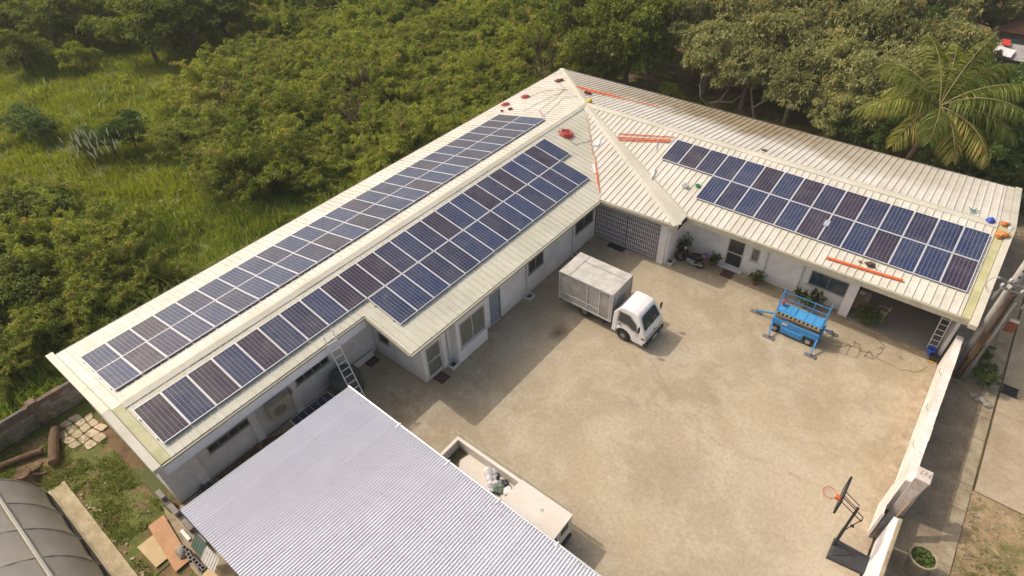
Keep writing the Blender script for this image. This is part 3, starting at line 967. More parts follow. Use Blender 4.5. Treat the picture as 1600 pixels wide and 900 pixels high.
def panel_row(n, start, pitch, e0, e1, zf, facing, purple, indigo, where, group, i0=0):
    """e0 = ridge-side edge, e1 = eave-side edge (plan coordinate)"""
    z0, z1 = zf(e0), zf(e1)
    L = math.hypot(e1 - e0, z1 - z0) - 0.02
    fm, cs = panel_meshes(pitch - 0.022, L)
    dn = (e1 - e0) / math.hypot(e1 - e0, z1 - z0)
    dz = (z1 - z0) / math.hypot(e1 - e0, z1 - z0)
    if facing == 'S':
        up = Vector((0, -dn, -dz))
        X = Vector((1, 0, 0))
    else:
        up = Vector((-dn, 0, -dz))
        X = Vector((0, 1, 0)) if facing == 'E' else Vector((0, -1, 0))
    N = X.cross(up)
    rnd = random.Random(hash((n, int(e0 * 10))) % 999)
    for i in range(n):
        c = start + (i + 0.5) * pitch
        e, z = (e0 + e1) / 2, (z0 + z1) / 2
        p = Vector((c, e, z)) if facing == 'S' else Vector((e, c, z))
        k = i + i0
        ci = 2 if k in purple else (1 if k in indigo else 0)
        o = bpy.data.objects.new('solar_panel', fm)
        COL.objects.link(o)
        M = Matrix((X, up, N)).transposed().to_4x4()
        M.translation = p + N * PH
        o.matrix_world = M
        tag(o, f'{("blue", "dark indigo", "purple tinted")[ci]} solar panel, {ORD[i]} from {where}', 'solar panel', group)
        c2 = bpy.data.objects.new('cell_sheet', cs[ci])
        COL.objects.link(c2)
        c2.parent = o
    for q in (0.22, 0.78):                        # mounting rails screwed to the roof
        e = e0 + (e1 - e0) * q
        z = z0 + (z1 - z0) * q
        A = Vector((start - 0.05, e, z)) if facing == 'S' else Vector((e, start - 0.05, z))
        B = Vector((start + n * pitch + 0.05, e, z)) if facing == 'S' else Vector((e, start + n * pitch + 0.05, z))
        part('panel_rail', MB().beam(A + N * 0.062, B + N * 0.062, 0.04, 0.036, up=N), m_alu, bld)
fE = lambda e: zE(e, 0)
fW = lambda e: zW(e, 0)
fS = lambda e: zS(0, e)
GE, GW, GS = 'panels on the courtyard slope', 'panels on the field slope', 'panels on the right roof'
panel_row(24, 0.03, 1.0046, 0.745, 2.565, fE, 'E', {0, 2, 4, 8, 9, 10, 14, 17, 19, 22}, {6, 11, 13, 18}, 'the near gable, courtyard slope, row beside the ridge', GE)
panel_row(14, 9.08, 1.008, 2.575, 4.485, fE, 'E', set(), {3, 4, 7, 10, 12}, 'the roof step, courtyard slope, row beside the eave', GE)
panel_row(26, 0.06, 1.0092, -0.68, -2.63, fW, 'W', {1, 10, 12, 16, 20, 23}, {2, 5, 9, 13, 19, 22, 24}, 'the near gable, field slope, row beside the ridge', GW)
panel_row(26, 0.08, 1.0092, -2.64, -4.43, fW, 'W', {2, 13, 18, 21, 24, 25}, {1, 4, 8, 15, 19, 22, 23}, 'the near gable, field slope, row beside the eave', GW)
panel_row(15, 6.95, 1.0170, 28.45, 26.58, fS, 'S', {1, 5, 7, 9}, {0, 2, 3, 8, 10, 12}, 'the roof corner, right wing, row beside the ridge', GS)
panel_row(12, 10.0, 1.0170, 26.57, 24.65, fS, 'S', {5, 8, 11}, {1, 3, 6}, 'the roof corner, right wing, row beside the eave', GS)

# ---------------------------------------------------------------- box truck
m_truckw = mat('truck_white', (0.80, 0.78, 0.76), 0.35, var=0.08)
m_box = mat('box_aluminium', (0.48, 0.455, 0.42), 0.5, 0.2, col2=(0.31, 0.285, 0.25), scale=1.6)
m_boxroof = mat('box_roof', (0.56, 0.54, 0.50), 0.6, 0.1, col2=(0.38, 0.355, 0.31), scale=2.2)
t = thing('box_truck', 'small white truck with a dull aluminium cargo box parked in the yard', 'truck', (9.4, 17.7, 0))
X0, X1, Y0, Y1, Z0, Z1 = 7.05, 9.98, 16.86, 18.62, 0.66, 2.36
part('cargo_box', MB().box(X0, X1, Y0, Y1, Z0, Z1 - 0.03), m_box, t)
rf = part('box_roof', MB().bbox(X0 - 0.02, X1 + 0.02, Y0 - 0.02, Y1 + 0.02, Z1 - 0.028, Z1, 0.012), m_boxroof, t)
sm = MB()
sm.box(X0 + 0.55, X0 + 0.575, Y0 + 0.02, Y1 - 0.02, Z1 + 0.001, Z1 + 0.012)
sm.box(X0 + 0.58, X1 - 0.1, Y1 - 0.5, Y1 - 0.475, Z1 + 0.001, Z1 + 0.012)
sub('roof_seam', sm, m_steel, rf, t)
rv = MB()
rnd = random.Random(4)
for i in range(15):
    x, y = rnd.uniform(X0 + 0.3, X1 - 0.3), rnd.uniform(Y0 + 0.2, Y1 - 0.2)
    rv.box(x - 0.025, x + 0.025, y - 0.02, y + 0.02, Z1 + 0.001, Z1 + 0.006)
sub('roof_patch', rv, m_gutter, rf, t)
for x in (X0, X1):
    for y in (Y0, Y1):
        part('corner_post', MB().box(x - 0.03, x + 0.03, y - 0.03, y + 0.03, Z0, Z1 - 0.032), m_alu, t)
for y0, y1, z0, z1 in ((Y0 - 0.02, Y0 + 0.02, Z1 - 0.1, Z1 - 0.035), (Y0 - 0.025, Y0 + 0.02, Z0, Z0 + 0.07), (Y1 - 0.02, Y1 + 0.025, Z0, Z0 + 0.07)):
    part('box_trim', MB().box(X0 + 0.035, X1 - 0.035, y0, y1, z0, z1), m_alu, t)
sd = MB()
for x in (8.62, 9.30, 9.86):
    sd.box(x - 0.018, x + 0.018, Y0 - 0.012, Y0 - 0.002, Z0 + 0.08, Z1 - 0.11)
sd.box(7.15, 8.58, Y0 - 0.010, Y0 - 0.002, 1.08, 1.12)
sd.box(8.66, 9.28, Y0 - 0.010, Y0 - 0.002, 1.08, 1.12)
part('side_door_rail', sd, m_alub, t)
for x in (8.66, 9.34):
    for z in (0.85, 1.3, 2.1):
        part('hinge', MB().box(x - 0.035, x + 0.035, Y0 - 0.025, Y0 - 0.013, z - 0.03, z + 0.03), m_steel, t)
part('side_marker', MB().box(7.2, 7.28, Y0 - 0.014, Y0 - 0.002, 2.16, 2.22).box(9.7, 9.78, Y0 - 0.014, Y0 - 0.002, 2.16, 2.22), plain('marker_amber', (0.20, 0.05, 0.01), 0.4), t)
fr = MB()
fr.beam((7.1, 17.4, 0.52), (11.4, 17.4, 0.52), 0.08, 0.16)
fr.beam((7.1, 18.1, 0.52), (11.4, 18.1, 0.52), 0.08, 0.16)
fr.box(9.0, 9.7, 16.98, 17.3, 0.36, 0.6)
fr.box(7.0, 7.1, 17.0, 18.5, 0.4, 0.5)
fr.box(9.55, 9.62, 16.9, 17.0, 0.3, 0.64)
part('chassis', fr, m_black, t)
# cab: side profile with wheel arch, sides leaning in above the waist
prof = [(10.14, 0.42), (10.30, 0.42)]
for k in range(9):
    a = PI - PI * k / 8
    prof.append((10.76 + 0.43 * math.cos(a), 0.36 + 0.43 * math.sin(a)))
prof += [(11.30, 0.30), (11.84, 0.30), (11.90, 0.42), (11.90, 0.70), (11.86, 0.92), (11.78, 1.06), (11.42, 1.78), (11.32, 1.86), (11.05, 1.92), (10.62, 1.93), (10.46, 1.89), (10.16, 1.50)]
cy0, cy1 = 16.72, 18.40
def inset(z):
    return 0.0 if z < 1.0 else (z - 1.0) * 0.14
v = [(x, cy0 + inset(z), z) for x, z in prof] + [(x, cy1 - inset(z), z) for x, z in prof]
n = len(prof)
fc = [tuple(range(n)), tuple(range(n, 2 * n))[::-1]] + [(i, n + i, n + (i + 1) % n, (i + 1) % n) for i in range(n)]
cab_o = part('cab', MB().add(v, fc), m_truckw, t)
bm = bmesh.new()
bm.from_mesh(cab_o.data)
oz = t.location.z
ed = [e for e in bm.edges if all(q.co.z > 0.5 for q in e.verts) and e.calc_face_angle(0) > 0.12 and not all(abs(q.co.x + 9.4 - 10.76) < 0.45 and q.co.z < 0.8 for q in e.verts)]
bmesh.ops.bevel(bm, geom=ed, offset=0.055, segments=3, profile=0.6, affect='EDGES', clamp_overlap=True)
bm.to_mesh(cab_o.data)
bm.free()
def on_front(s, a, off=0.004):        # s 0..1 up the windscreen slope, a across
    x = 11.775 + (11.425 - 11.775) * s
    z = 1.07 + (1.77 - 1.07) * s
    nx, nz = 0.894, 0.447
    i = inset(z)
    return (x + nx * off, cy0 + i + (cy1 - cy0 - 2 * i) * a, z + nz * off)
ws = part('windscreen', MB().slab([on_front(0.08, 0.09, .008), on_front(0.08, 0.91, .008), on_front(0.80, 0.89, .008), on_front(0.88, 0.82, .008), on_front(0.88, 0.18, .008), on_front(0.80, 0.11, .008)], 0.02),
          mat('windscreen_glass', (0.06, 0.072, 0.062), 0.12, var=0.5, spec=0.35), t)
sl = MB()
c4 = [on_front(0.05, 0.075, .004), on_front(0.05, 0.925, .004), on_front(0.82, 0.905, .004), on_front(0.91, 0.83, .004), on_front(0.91, 0.17, .004), on_front(0.82, 0.095, .004)]
sl.slab(c4, 0.012)
sub('seal', sl, m_black, ws, t)
wp = MB()
for a in (0.12, 0.5):
    wp.beam(on_front(0.03, a, .016), on_front(0.18, a + 0.3, .016), 0.016, 0.012)
sub('wiper', wp, m_black, ws, t)
for s, yy in ((-1, cy0), (1, cy1)):
    def sd(x, z, o=0.006):
        return (x, yy + (inset(z) + 0 - o) * (1 if s < 0 else -1), z)
    q = [sd(10.44, 1.15), sd(10.46, 1.64), sd(10.96, 1.64), sd(11.30, 1.34), sd(11.40, 1.00), sd(11.22, 1.00), sd(10.98, 1.15)]
    if s > 0:
        q = q[::-1]
    w = MB().slab(q, 0.004)
    part('side_window', w, m_glass, t)
    f = MB()
    loop = [sd(10.41, 1.12, .009), sd(10.43, 1.67, .009), sd(10.98, 1.67, .009), sd(11.34, 1.36, .009), sd(11.45, 0.96, .009), sd(11.2, 0.96, .009), sd(10.96, 1.12, .009)]
    f.tube(loop, 0.014, 4, closed=True)
    part('window_seal', f, m_black, t)
    dl = MB()
    ln = [sd(10.37, 0.55, .002), sd(10.37, 1.74, .002)]
    dl.beam(ln[0], ln[1], 0.008, 0.012)
    dl.beam(sd(11.44, 0.55, .002), sd(11.46, 0.96, .002), 0.008, 0.012)
    dr = part('door_gap', dl, m_steel, t)
    sub('handle', MB().box(10.46, 10.62, yy - 0.02 if s < 0 else yy + 0.002, yy - 0.002 if s < 0 else yy + 0.02, 0.95, 1.01), m_black, dr, t)
    mr = MB()
    y2 = yy + s * 0.02
    mr.tube([(11.55, y2, 1.05), (11.66, yy + s * 0.16, 1.2), (11.62, yy + s * 0.2, 1.4)], 0.014, 6)
    mr.bbox(11.58, 11.65, yy + s * 0.2 - 0.08, yy + s * 0.2 + 0.08, 1.22, 1.52, 0.02)
    part('mirror', mr, m_black, t)
    part('headlight', MB().bbox(11.87, 11.925, yy - s * 0.06 if s < 0 else yy - 0.46, yy + 0.46 if s < 0 else yy - 0.06, 0.62, 0.80, 0.012), mat('lamp_clear', (0.55, 0.5, 0.42), 0.15, var=0.1) if s < 0 else MATS['lamp_clear'], t)
    part('indicator', MB().box(11.70, 11.86, yy - 0.008 if s < 0 else yy + 0.001, yy - 0.001 if s < 0 else yy + 0.008, 0.66, 0.76), MATS['marker_amber'], t)
    for nm, wx, dual in (('wheel', 10.76, 0), ('wheel', 8.45, 1)):
        wy = (16.74 if s < 0 else 18.38) if not dual else (17.0 if s < 0 else 18.48)
        wd = 0.19 if not dual else 0.3
        b0 = wy if s < 0 else wy - wd
        ty = MB().lathe([(0.20, 0), (0.29, 0), (0.335, 0.03), (0.345, wd / 2), (0.335, wd - 0.03), (0.29, wd), (0.20, wd)], (wx, b0, 0.345), 24, axis='y')
        o = part('wheel', ty, m_rubber, t)
        rm = MB().lathe([(0.05, -0.02), (0.12, -0.012), (0.13, 0.02), (0.19, 0.015), (0.205, -0.006), (0.205, 0.06)] if s < 0 else
                        [(0.205, wd - 0.06), (0.205, wd + 0.006), (0.19, wd - 0.015), (0.13, wd - 0.02), (0.12, wd + 0.012), (0.05, wd + 0.02)], (wx, b0, 0.345), 20, axis='y')
        sub('rim', rm, m_steel, o, t)
part('bumper', MB().bbox(11.80, 11.98, 16.70, 18.42, 0.26, 0.50, 0.03), plain('bumper_dark', (0.04, 0.036, 0.033), 0.6), t)
part('number_plate', MB().box(11.981, 11.99, 17.36, 17.76, 0.33, 0.44), m_frame, t)
part('grille', MB().box(11.90, 11.91, 17.25, 17.87, 0.62, 0.72), m_steel, t)
part('emblem', MB().lathe([(0.05, 0), (0.05, 0.012)], (11.90, 17.56, 0.82), 12, axis='x'), m_steel, t)
dsh = MB()
for a0, a1 in ((0.2, 0.42), (0.58, 0.8)):
    dsh.slab([on_front(0.12, a0, .0095), on_front(0.12, a1, .0095), on_front(0.34, a1 - .03, .0095), on_front(0.34, a0 + .03, .0095)], 0.002)
sub('seat_back', dsh, plain('seat_grey', (0.10, 0.10, 0.09), 0.8), ws, t)
part('roof_ribs', MB().box(10.66, 11.25, 17.05, 17.07, 1.926, 1.934).box(10.66, 11.25, 18.05, 18.07, 1.926, 1.934), m_truckw, t)

# ---------------------------------------------------------------- scissor lift
m_lift = mat('lift_blue', (0.045, 0.25, 0.55), 0.42, var=0.16, scale=3)
m_liftd = mat('lift_deck', (0.07, 0.33, 0.66), 0.5, var=0.2, scale=3)
m_arm = mat('scissor_arms', (0.22, 0.19, 0.17), 0.6, var=0.3)
m_yel = plain('hazard_yellow', (0.62, 0.38, 0.05), 0.5)
L = thing('scissor_lift', 'bright blue folded scissor lift on outriggers in the sunny yard', 'scissor lift', (16.95, 22.0, 0))
ch = MB()
ch.bbox(16.40, 17.40, 21.50, 22.43, 0.12, 0.44, 0.02)
ch.bbox(15.9, 18.02, 21.54, 22.41, 0.442, 0.80, 0.02)
part('chassis', ch, m_lift, L)
part('battery_door', MB().bbox(16.5, 17.3, 21.47, 21.498, 0.16, 0.41, 0.008), m_lift, L)
for x in (16.13, 17.66):
    for s, y in ((-1, 21.50), (1, 22.27)):
        o = part('wheel', MB().lathe([(0.12, 0), (0.19, 0), (0.215, 0.03), (0.215, 0.17), (0.19, 0.2), (0.12, 0.2)], (x, y, 0.215), 20, axis='y'), m_rubber, L)
        h = -0.012 if s < 0 else 0.192
        sub('rim', MB().lathe([(0.05, h), (0.11, h + 0.004), (0.125, h + 0.02)], (x, y, 0.215), 14, axis='y'), plain('rim_grey', (0.35, 0.33, 0.33), 0.5) if 'rim_grey' not in MATS else MATS['rim_grey'], o, L)
sc = MB()
for i in range(4):
    z = 0.83 + i * 0.045
    for y in (21.62, 21.74, 22.22, 22.34):
        sc.beam((15.98, y, z), (17.95, y, z + (0.03 if i % 2 else -0.01)), 0.05, 0.045)
for x in (16.1, 17.0, 17.85):
    sc.box(x - 0.03, x + 0.03, 21.6, 22.38, 0.90, 0.95)
part('scissor_arms', sc, m_arm, L)
part('hose', MB().tube([(16.1, 21.58, 0.80), (16.5, 21.585, 0.95), (17.2, 21.585, 0.86), (17.8, 21.59, 0.98)], 0.014, 5), m_black, L)
part('warning_plate', MB().box(16.35, 16.6, 21.532, 21.537, 0.60, 0.72), m_frame, L)
part('cylinder', MB().tube([(16.2, 21.98, 0.75), (17.6, 21.98, 0.95)], 0.05, 10), m_steel, L)
dk = MB().bbox(15.9, 18.0, 21.66, 22.44, 1.02, 1.12, 0.012)
do = part('platform', dk, m_lift, L)
xs = [15.98, 16.5, 16.74, 17.2, 17.56, 17.92]
for a, b in zip(xs[:-1], xs[1:]):
    sub('deck_plate', MB().bbox(a + 0.015, b - 0.015, 21.72, 22.38, 1.121, 1.135, 0.004), m_liftd, do, L)
hz = MB()
n = 22
for i in range(n):
    x0, x1 = 15.92 + i * 2.06 / n, 15.92 + (i + 1) * 2.06 / n
    hz.add([(x0, 21.650, 1.00), (x1, 21.650, 1.00), (x1 + 0.03, 21.650, 1.13), (x0 + 0.03, 21.650, 1.13), (x0, 21.657, 1.00), (x1, 21.657, 1.00), (x1 + 0.03, 21.657, 1.13), (x0 + 0.03, 21.657, 1.13)],
           [(0, 1, 2, 3), (4, 7, 6, 5), (3, 2, 6, 7), (0, 4, 5, 1), (0, 3, 7, 4), (1, 5, 6, 2)], i % 2)
part('hazard_strip', hz, [m_yel, m_black], L)
rl = MB()
for x in (15.95, 17.97):
    for y in (21.72, 22.42):
        rl.tube([(x, y, 1.1), (x, y, 2.02)], 0.022, 6)
    for z in (1.5, 2.02):
        rl.tube([(x, 21.72, z), (x, 22.42, z)], 0.02, 6)
for x in (16.62, 17.3):
    rl.tube([(x, 22.42, 1.1), (x, 22.42, 1.75)], 0.018, 6)
for z in (1.38, 1.75):
    rl.tube([(15.95, 22.42, z), (17.97, 22.42, z)], 0.02, 6)
part('guard_rail', rl, m_lift, L)
part('control_box', MB().bbox(15.97, 16.1, 22.1, 22.3, 1.2, 1.42, 0.015), plain('control_red', (0.55, 0.12, 0.1), 0.5), L)
part('ladder', MB().tube([(18.05, 21.85, 0.3), (18.05, 21.85, 1.1)], 0.018, 5).tube([(18.05, 22.15, 0.3), (18.05, 22.15, 1.1)], 0.018, 5).tube([(18.05, 21.85, 0.5), (18.05, 22.15, 0.5)], 0.015, 5).tube([(18.05, 21.85, 0.8), (18.05, 22.15, 0.8)], 0.015, 5), m_lift, L)
for (ax, ay), (px, py) in (((15.95, 21.56), (16.1, 20.98)), ((17.98, 21.56), (18.02, 20.96)), ((17.98, 22.4), (18.35, 22.95)), ((16.0, 22.2), (15.0, 22.26))):
    o = part('outrigger', MB().beam((ax, ay, 0.52), (px, py, 0.14), 0.07, 0.06), m_lift, L)
    dx = 0.26
    pm = MB().slab([(px - dx, py - 0.10, 0.05), (px + dx, py - 0.10, 0.05), (px + dx, py + 0.10, 0.05), (px - dx, py + 0.10, 0.05)], 0.02)
    pm.tube([(px, py, 0.03), (px, py, 0.22)], 0.03, 8)
    sub('foot_pad', pm, m_steel, o, L)

# ---------------------------------------------------------------- motorcycle
m_moto = plain('moto_black', (0.016, 0.016, 0.02), 0.6, spec=0.2)
B = thing('motorcycle', 'black underbone motorcycle with a purple top box parked by the white wall', 'motorcycle', (10.68, 23.75, 0))
y = 23.72
fy, ry = 10.14, 11.28
for x in (fy, ry):
    o = part('wheel', MB().tube([(x + 0.235 * math.cos(k * PI / 10), y, 0.27 + 0.235 * math.sin(k * PI / 10)) for k in range(20)], 0.04, 8, closed=True), m_rubber, B)
    sp = MB()
    for k in range(5):
        a = k * 2 * PI / 5
        sp.beam((x, y, 0.27), (x + 0.21 * math.cos(a), y, 0.27 + 0.21 * math.sin(a)), 0.03, 0.035, up=(0, 1, 0))
    sp.lathe([(0.05, -0.04), (0.05, 0.04)], (x, y, 0.27), 10, axis='y')
    sub('rim', sp, m_steel, o, B)
bd = MB()
bd.tube([(10.36, y, 0.92), (10.42, y, 0.62), (10.52, y, 0.42), (10.75, y, 0.40), (10.98, y, 0.60), (11.42, y, 0.74)], [0.11, 0.17, 0.16, 0.15, 0.16, 0.10], 10)
part('body', bd, m_moto, B, smooth=True)
part('leg_shield', MB().slab([(10.40, y - 0.2, 0.36), (10.40, y + 0.2, 0.36), (10.33, y + 0.17, 0.84), (10.33, y - 0.17, 0.84)], 0.03), m_moto, B)
part('front_fender', MB().tube([(9.92, y, 0.42), (10.02, y, 0.54), (10.18, y, 0.57), (10.36, y, 0.48)], [0.03, 0.055, 0.06, 0.04], 8), m_moto, B)
part('fork', MB().tube([(10.14, y - 0.07, 0.27), (10.33, y - 0.07, 0.8)], 0.02, 6).tube([(10.14, y + 0.07, 0.27), (10.33, y + 0.07, 0.8)], 0.02, 6), m_steel, B)
part('handlebar', MB().tube([(10.50, y - 0.32, 1.0), (10.40, y - 0.1, 0.97), (10.38, y, 0.93), (10.40, y + 0.1, 0.97), (10.50, y + 0.32, 1.0)], 0.018, 6), m_steel, B)
part('headlight', MB().lathe([(0.03, -0.06), (0.09, -0.04), (0.11, 0.03), (0.06, 0.1)], (10.33, y, 0.94), 12, axis='x'), MATS['lamp_clear'], B)
part('seat', MB().tube([(10.72, y, 0.70), (10.95, y, 0.74), (11.25, y, 0.78), (11.42, y, 0.80)], [0.09, 0.14, 0.15, 0.10], 10), m_rubber, B, smooth=True)
part('exhaust', MB().tube([(10.7, y - 0.14, 0.28), (11.0, y - 0.16, 0.26), (11.5, y - 0.17, 0.40)], [0.025, 0.035, 0.045], 8), m_steel, B)
part('engine', MB().bbox(10.55, 11.02, y - 0.17, y + 0.17, 0.18, 0.48, 0.04), m_steel, B)
part('top_box', MB().lathe([(0.10, 0), (0.17, 0.04), (0.18, 0.14), (0.15, 0.22), (0.06, 0.27)], (11.46, y, 0.82), 14), mat('box_purple', (0.10, 0.075, 0.16), 0.4), B, smooth=True)
part('mirror', MB().tube([(10.46, y - 0.25, 1.0), (10.42, y - 0.3, 1.16)], 0.01, 5).box(10.39, 10.41, y - 0.36, y - 0.25, 1.13, 1.21).tube([(10.46, y + 0.25, 1.0), (10.42, y + 0.3, 1.16)], 0.01, 5).box(10.39, 10.41, y + 0.25, y + 0.36, 1.13, 1.21), m_black, B)
part('tail_light', MB().bbox(11.5, 11.56, y - 0.06, y + 0.06, 0.66, 0.72, 0.01), plain('tail_red', (0.4, 0.03, 0.02), 0.3), B)
part('stand', MB().tube([(10.85, y + 0.1, 0.3), (10.95, y + 0.24, 0.0)], 0.014, 5), m_steel, B)

# ---------------------------------------------------------------- basketball stand
m_hoop = plain('hoop_orange', (0.62, 0.12, 0.04), 0.5)
H = thing('basketball_hoop', 'portable black basketball stand with an orange rim by the lane wall', 'basketball hoop', (22.1, 12.5, 0))
bs = MB()
top = [(21.64, 12.14), (22.68, 12.28), (22.68, 12.84), (21.64, 12.82)]
bot = [(21.55, 12.06), (22.75, 12.22), (22.75, 12.92), (21.55, 12.90)]
v = [(x, y, 0) for x, y in bot] + [(x, y, 0.12) for x, y in bot] + [(x, y, 0.2) for x, y in top]
f = [(0, 3, 2, 1), (8, 9, 10, 11)]
for o in (0, 4):
    for i in range(4):
        j = (i + 1) % 4
        f.append((o + i, o + j, o + 4 + j, o + 4 + i))
bs.add(v, f)
part('base', bs, mat('base_black', (0.045, 0.045, 0.05), 0.55, var=0.3, scale=4), H)
br = MB().tube([(21.65, 12.6, 0.55), (22.3, 12.55, 0.2)], 0.02, 6).tube([(21.72, 12.2, 0.21), (22.45, 12.78, 0.205)], 0.012, 6)
part('brace', br, m_black, H)
part('pole', MB().tube([(21.6, 12.6, 0.1), (21.6, 12.6, 1.3)], 0.055, 10).tube([(21.6, 12.6, 1.3), (21.6, 12.6, 2.62)], 0.045, 10), m_black, H)
ar = MB()
for yy in (12.54, 12.72):
    ar.tube([(21.12, yy + 0.08, 2.80), (21.62, yy, 2.60)], 0.016, 6)
    ar.tube([(21.12, yy + 0.08, 2.48), (21.86, yy - 0.04, 2.20)], 0.016, 6)
ar.tube([(21.86, 12.50, 2.20), (21.86, 12.68, 2.20)], 0.016, 6)
ar.tube([(21.86, 12.59, 2.20), (21.62, 12.6, 1.2)], 0.016, 6)
part('arm', ar, m_black, H)
part('spring_knob', MB().lathe([(0.03, -0.03), (0.06, -0.02), (0.06, 0.02), (0.03, 0.03)], (21.74, 12.6, 1.62), 10, axis='y'), m_black, H)
part('backboard', MB().bbox(21.06, 21.10, 12.25, 13.28, 2.28, 2.98, 0.008), plain('board_dark', (0.06, 0.06, 0.065), 0.35), H)
part('board_frame', MB().box(21.045, 21.115, 12.22, 12.25, 2.25, 3.01).box(21.045, 21.115, 13.28, 13.31, 2.25, 3.01).box(21.045, 21.115, 12.251, 13.279, 2.25, 2.279).box(21.045, 21.115, 12.251, 13.279, 2.981, 3.01), m_black, H)
cx, cyy, cz = 20.74, 12.77, 2.42
rm = part('rim', MB().tube([(cx + 0.21 * math.cos(k * PI / 12), cyy + 0.21 * math.sin(k * PI / 12), cz) for k in range(24)], 0.014, 6, closed=True).box(20.94, 21.055, cyy - 0.08, cyy + 0.08, cz - 0.08, cz + 0.01), m_hoop, H)
nt_ = MB()
for k in range(12):
    for dlt in (0.5, -0.5):
        a0, a1 = k * PI / 6, (k + dlt * 2) * PI / 6
        p = [(cx + r * math.cos(a0 + (a1 - a0) * q), cyy + r * math.sin(a0 + (a1 - a0) * q), cz - 0.3 * q) for q, r in ((0, 0.205), (0.5, 0.16), (1, 0.13))]
        nt_.tube(p, 0.005, 3)
sub('net', nt_, plain('net_grey', (0.5, 0.45, 0.38), 0.9), rm, H)

# ---------------------------------------------------------------- lane wall, pier and things beside it
Wl = thing('lane_wall', 'long whitewashed wall with flaking top between the yard and the lane', 'wall', (22.75, 18, 0))
rnd = random.Random(11)
ys = [15.2 + i * (23.75 - 15.2) / 7 for i in range(8)]
for a, b in zip(ys[:-1], ys[1:]):
    part('wall_panel', MB().box(22.63, 22.87, a, b - 0.004, 0, 1.86 + rnd.uniform(-0.02, 0.02)), m_lanewall, Wl)
for i in range(12):
    y0 = 15.2 + i * 0.7125
    h = 1.895 + rnd.uniform(0, 0.018)
    part('coping', MB().box(22.622 + rnd.uniform(-.004, .004), 22.885 + rnd.uniform(-.012, .012), y0, y0 + 0.7115, 1.862 + 0.02, h), m_lanewall, Wl)
for y in (16.9, 19.0, 21.2):
    part('wire_bracket', MB().tube([(22.6, y, 1.7), (22.5, y + 0.1, 1.75), (22.5, y + 0.2, 1.85)], 0.012, 5), m_steel, Wl)
Wl2 = thing('lane_wall', 'dirty low wall with tan coping beyond the gate pier', 'wall', (22.75, 10, 0))
for i in range(5):
    y0 = 5.45 + i * 1.65
    part('wall_panel', MB().box(22.70, 22.86, y0, y0 + 1.645, 0, 1.72), m_fascia, Wl2)
    part('coping', MB().bbox(22.83, 22.95, y0, y0 + 1.645, 1.62, 1.80, 0.02), m_kerb, Wl2)
Pr = thing('gate_pier', 'square block pier with a broken pale cap at the end of the whitewashed wall', 'pier', (23.0, 15.42, 0))
part('shaft', MB().box(22.88, 23.2, 15.22, 15.66, 0, 2.16), m_lanewall, Pr)
part('cap', MB().bbox(22.80, 23.26, 15.15, 15.72, 2.162, 2.28, 0.02), m_capst, Pr)
for q in range(3):
    part('rebar', MB().tube([(22.9 + q * 0.13, 15.4 + 0.1 * (q % 2), 2.25), (22.92 + q * 0.13, 15.42, 2.46)], 0.012, 5), m_steel, Pr)
solid('metal_sheet', MB().slab([(22.50, 13.75, 0.03), (22.74, 13.86, 0.03), (23.22, 15.12, 2.26), (22.80, 15.10, 2.26)], 0.03), mat('sheet_rust', (0.40, 0.36, 0.33), 0.7, col2=(0.26, 0.19, 0.15), scale=1.2),
      'weathered grey sheet leaning against the gate pier', 'metal sheet')
solid('gate_leaf', MB().box(22.40, 22.44, 13.74, 15.15, 0.03, 1.5).box(22.38, 22.46, 13.70, 13.738, 0.0, 1.55), m_lanewall, 'white gate leaf standing between the leaning sheet and the yard', 'gate')
solid('timber_post', MB().beam((22.70, 13.78, 0.05), (23.0, 14.7, 1.6), 0.07, 0.07), mat('old_timber', (0.33, 0.24, 0.16), 0.9), 'weathered timber leaning beside the grey sheet', 'timber')
Dk = thing('utility_pole', 'tall pale concrete utility pole with insulator brackets at the roof corner', 'utility pole', (23.28, 23.75, 0))
m_pole = mat('pole_concrete', (0.42, 0.40, 0.37), 0.8, var=0.25, scale=2)
part('shaft', MB().tube([(23.28, 23.75, 0), (23.28, 23.75, 9.5)], [0.19, 0.15], 14), m_pole, Dk, smooth=True)
hl = MB()
for i in range(14):
    z = 4.9 + i * 0.3
    hl.box(23.25, 23.31, 23.555 + 0.002 * i, 23.60 + 0.002 * i, z, z + 0.09)
part('step_holes', hl, m_dark, Dk)
part('wooden_stub', MB().tube([(23.42, 23.5, 0), (23.42, 23.5, 4.85)], [0.13, 0.11], 12), mat('stub_wood', (0.075, 0.058, 0.048), 0.9, col2=(0.11, 0.065, 0.042), scale=1.4), Dk)
part('conduit', MB().tube([(23.62, 23.30, 0.1), (23.62, 23.30, 4.6)], 0.055, 8), m_steel, Dk)
ca = MB().beam((22.9, 23.52, 4.95), (23.9, 23.45, 4.95), 0.07, 0.09)
ca.beam((23.0, 23.5, 5.25), (23.75, 23.46, 5.25), 0.06, 0.07)
o = part('crossarm', ca, m_steel, Dk)
for x, z in ((22.95, 5.0), (23.2, 5.0), (23.6, 5.0), (23.85, 5.0), (23.1, 5.3), (23.66, 5.3)):
    sub('insulator', MB().lathe([(0.03, 0), (0.07, 0.03), (0.045, 0.07), (0.07, 0.11), (0.03, 0.17)], (x, 23.47, z), 10), m_frame, o, Dk, smooth=True)
for x in (22.92, 23.88):
    part('fuse_tube', MB().tube([(x, 23.4, 4.4), (x + 0.05, 23.3, 5.05)], 0.06, 8), m_steel, Dk)
cb = MB()
for k in range(2):
    a = 0.06 * k
    cb.tube([(23.46 + a, 23.3 - a, 2.9), (23.42 + a, 23.22, 1.9), (23.34 + a, 23.2 - a, 0.9), (23.26 + a * 2, 23.1, 0.05)], 0.007, 4)
part('yellow_cables', cb, plain('cable_yellow', (0.36, 0.23, 0.05), 0.5), Dk)
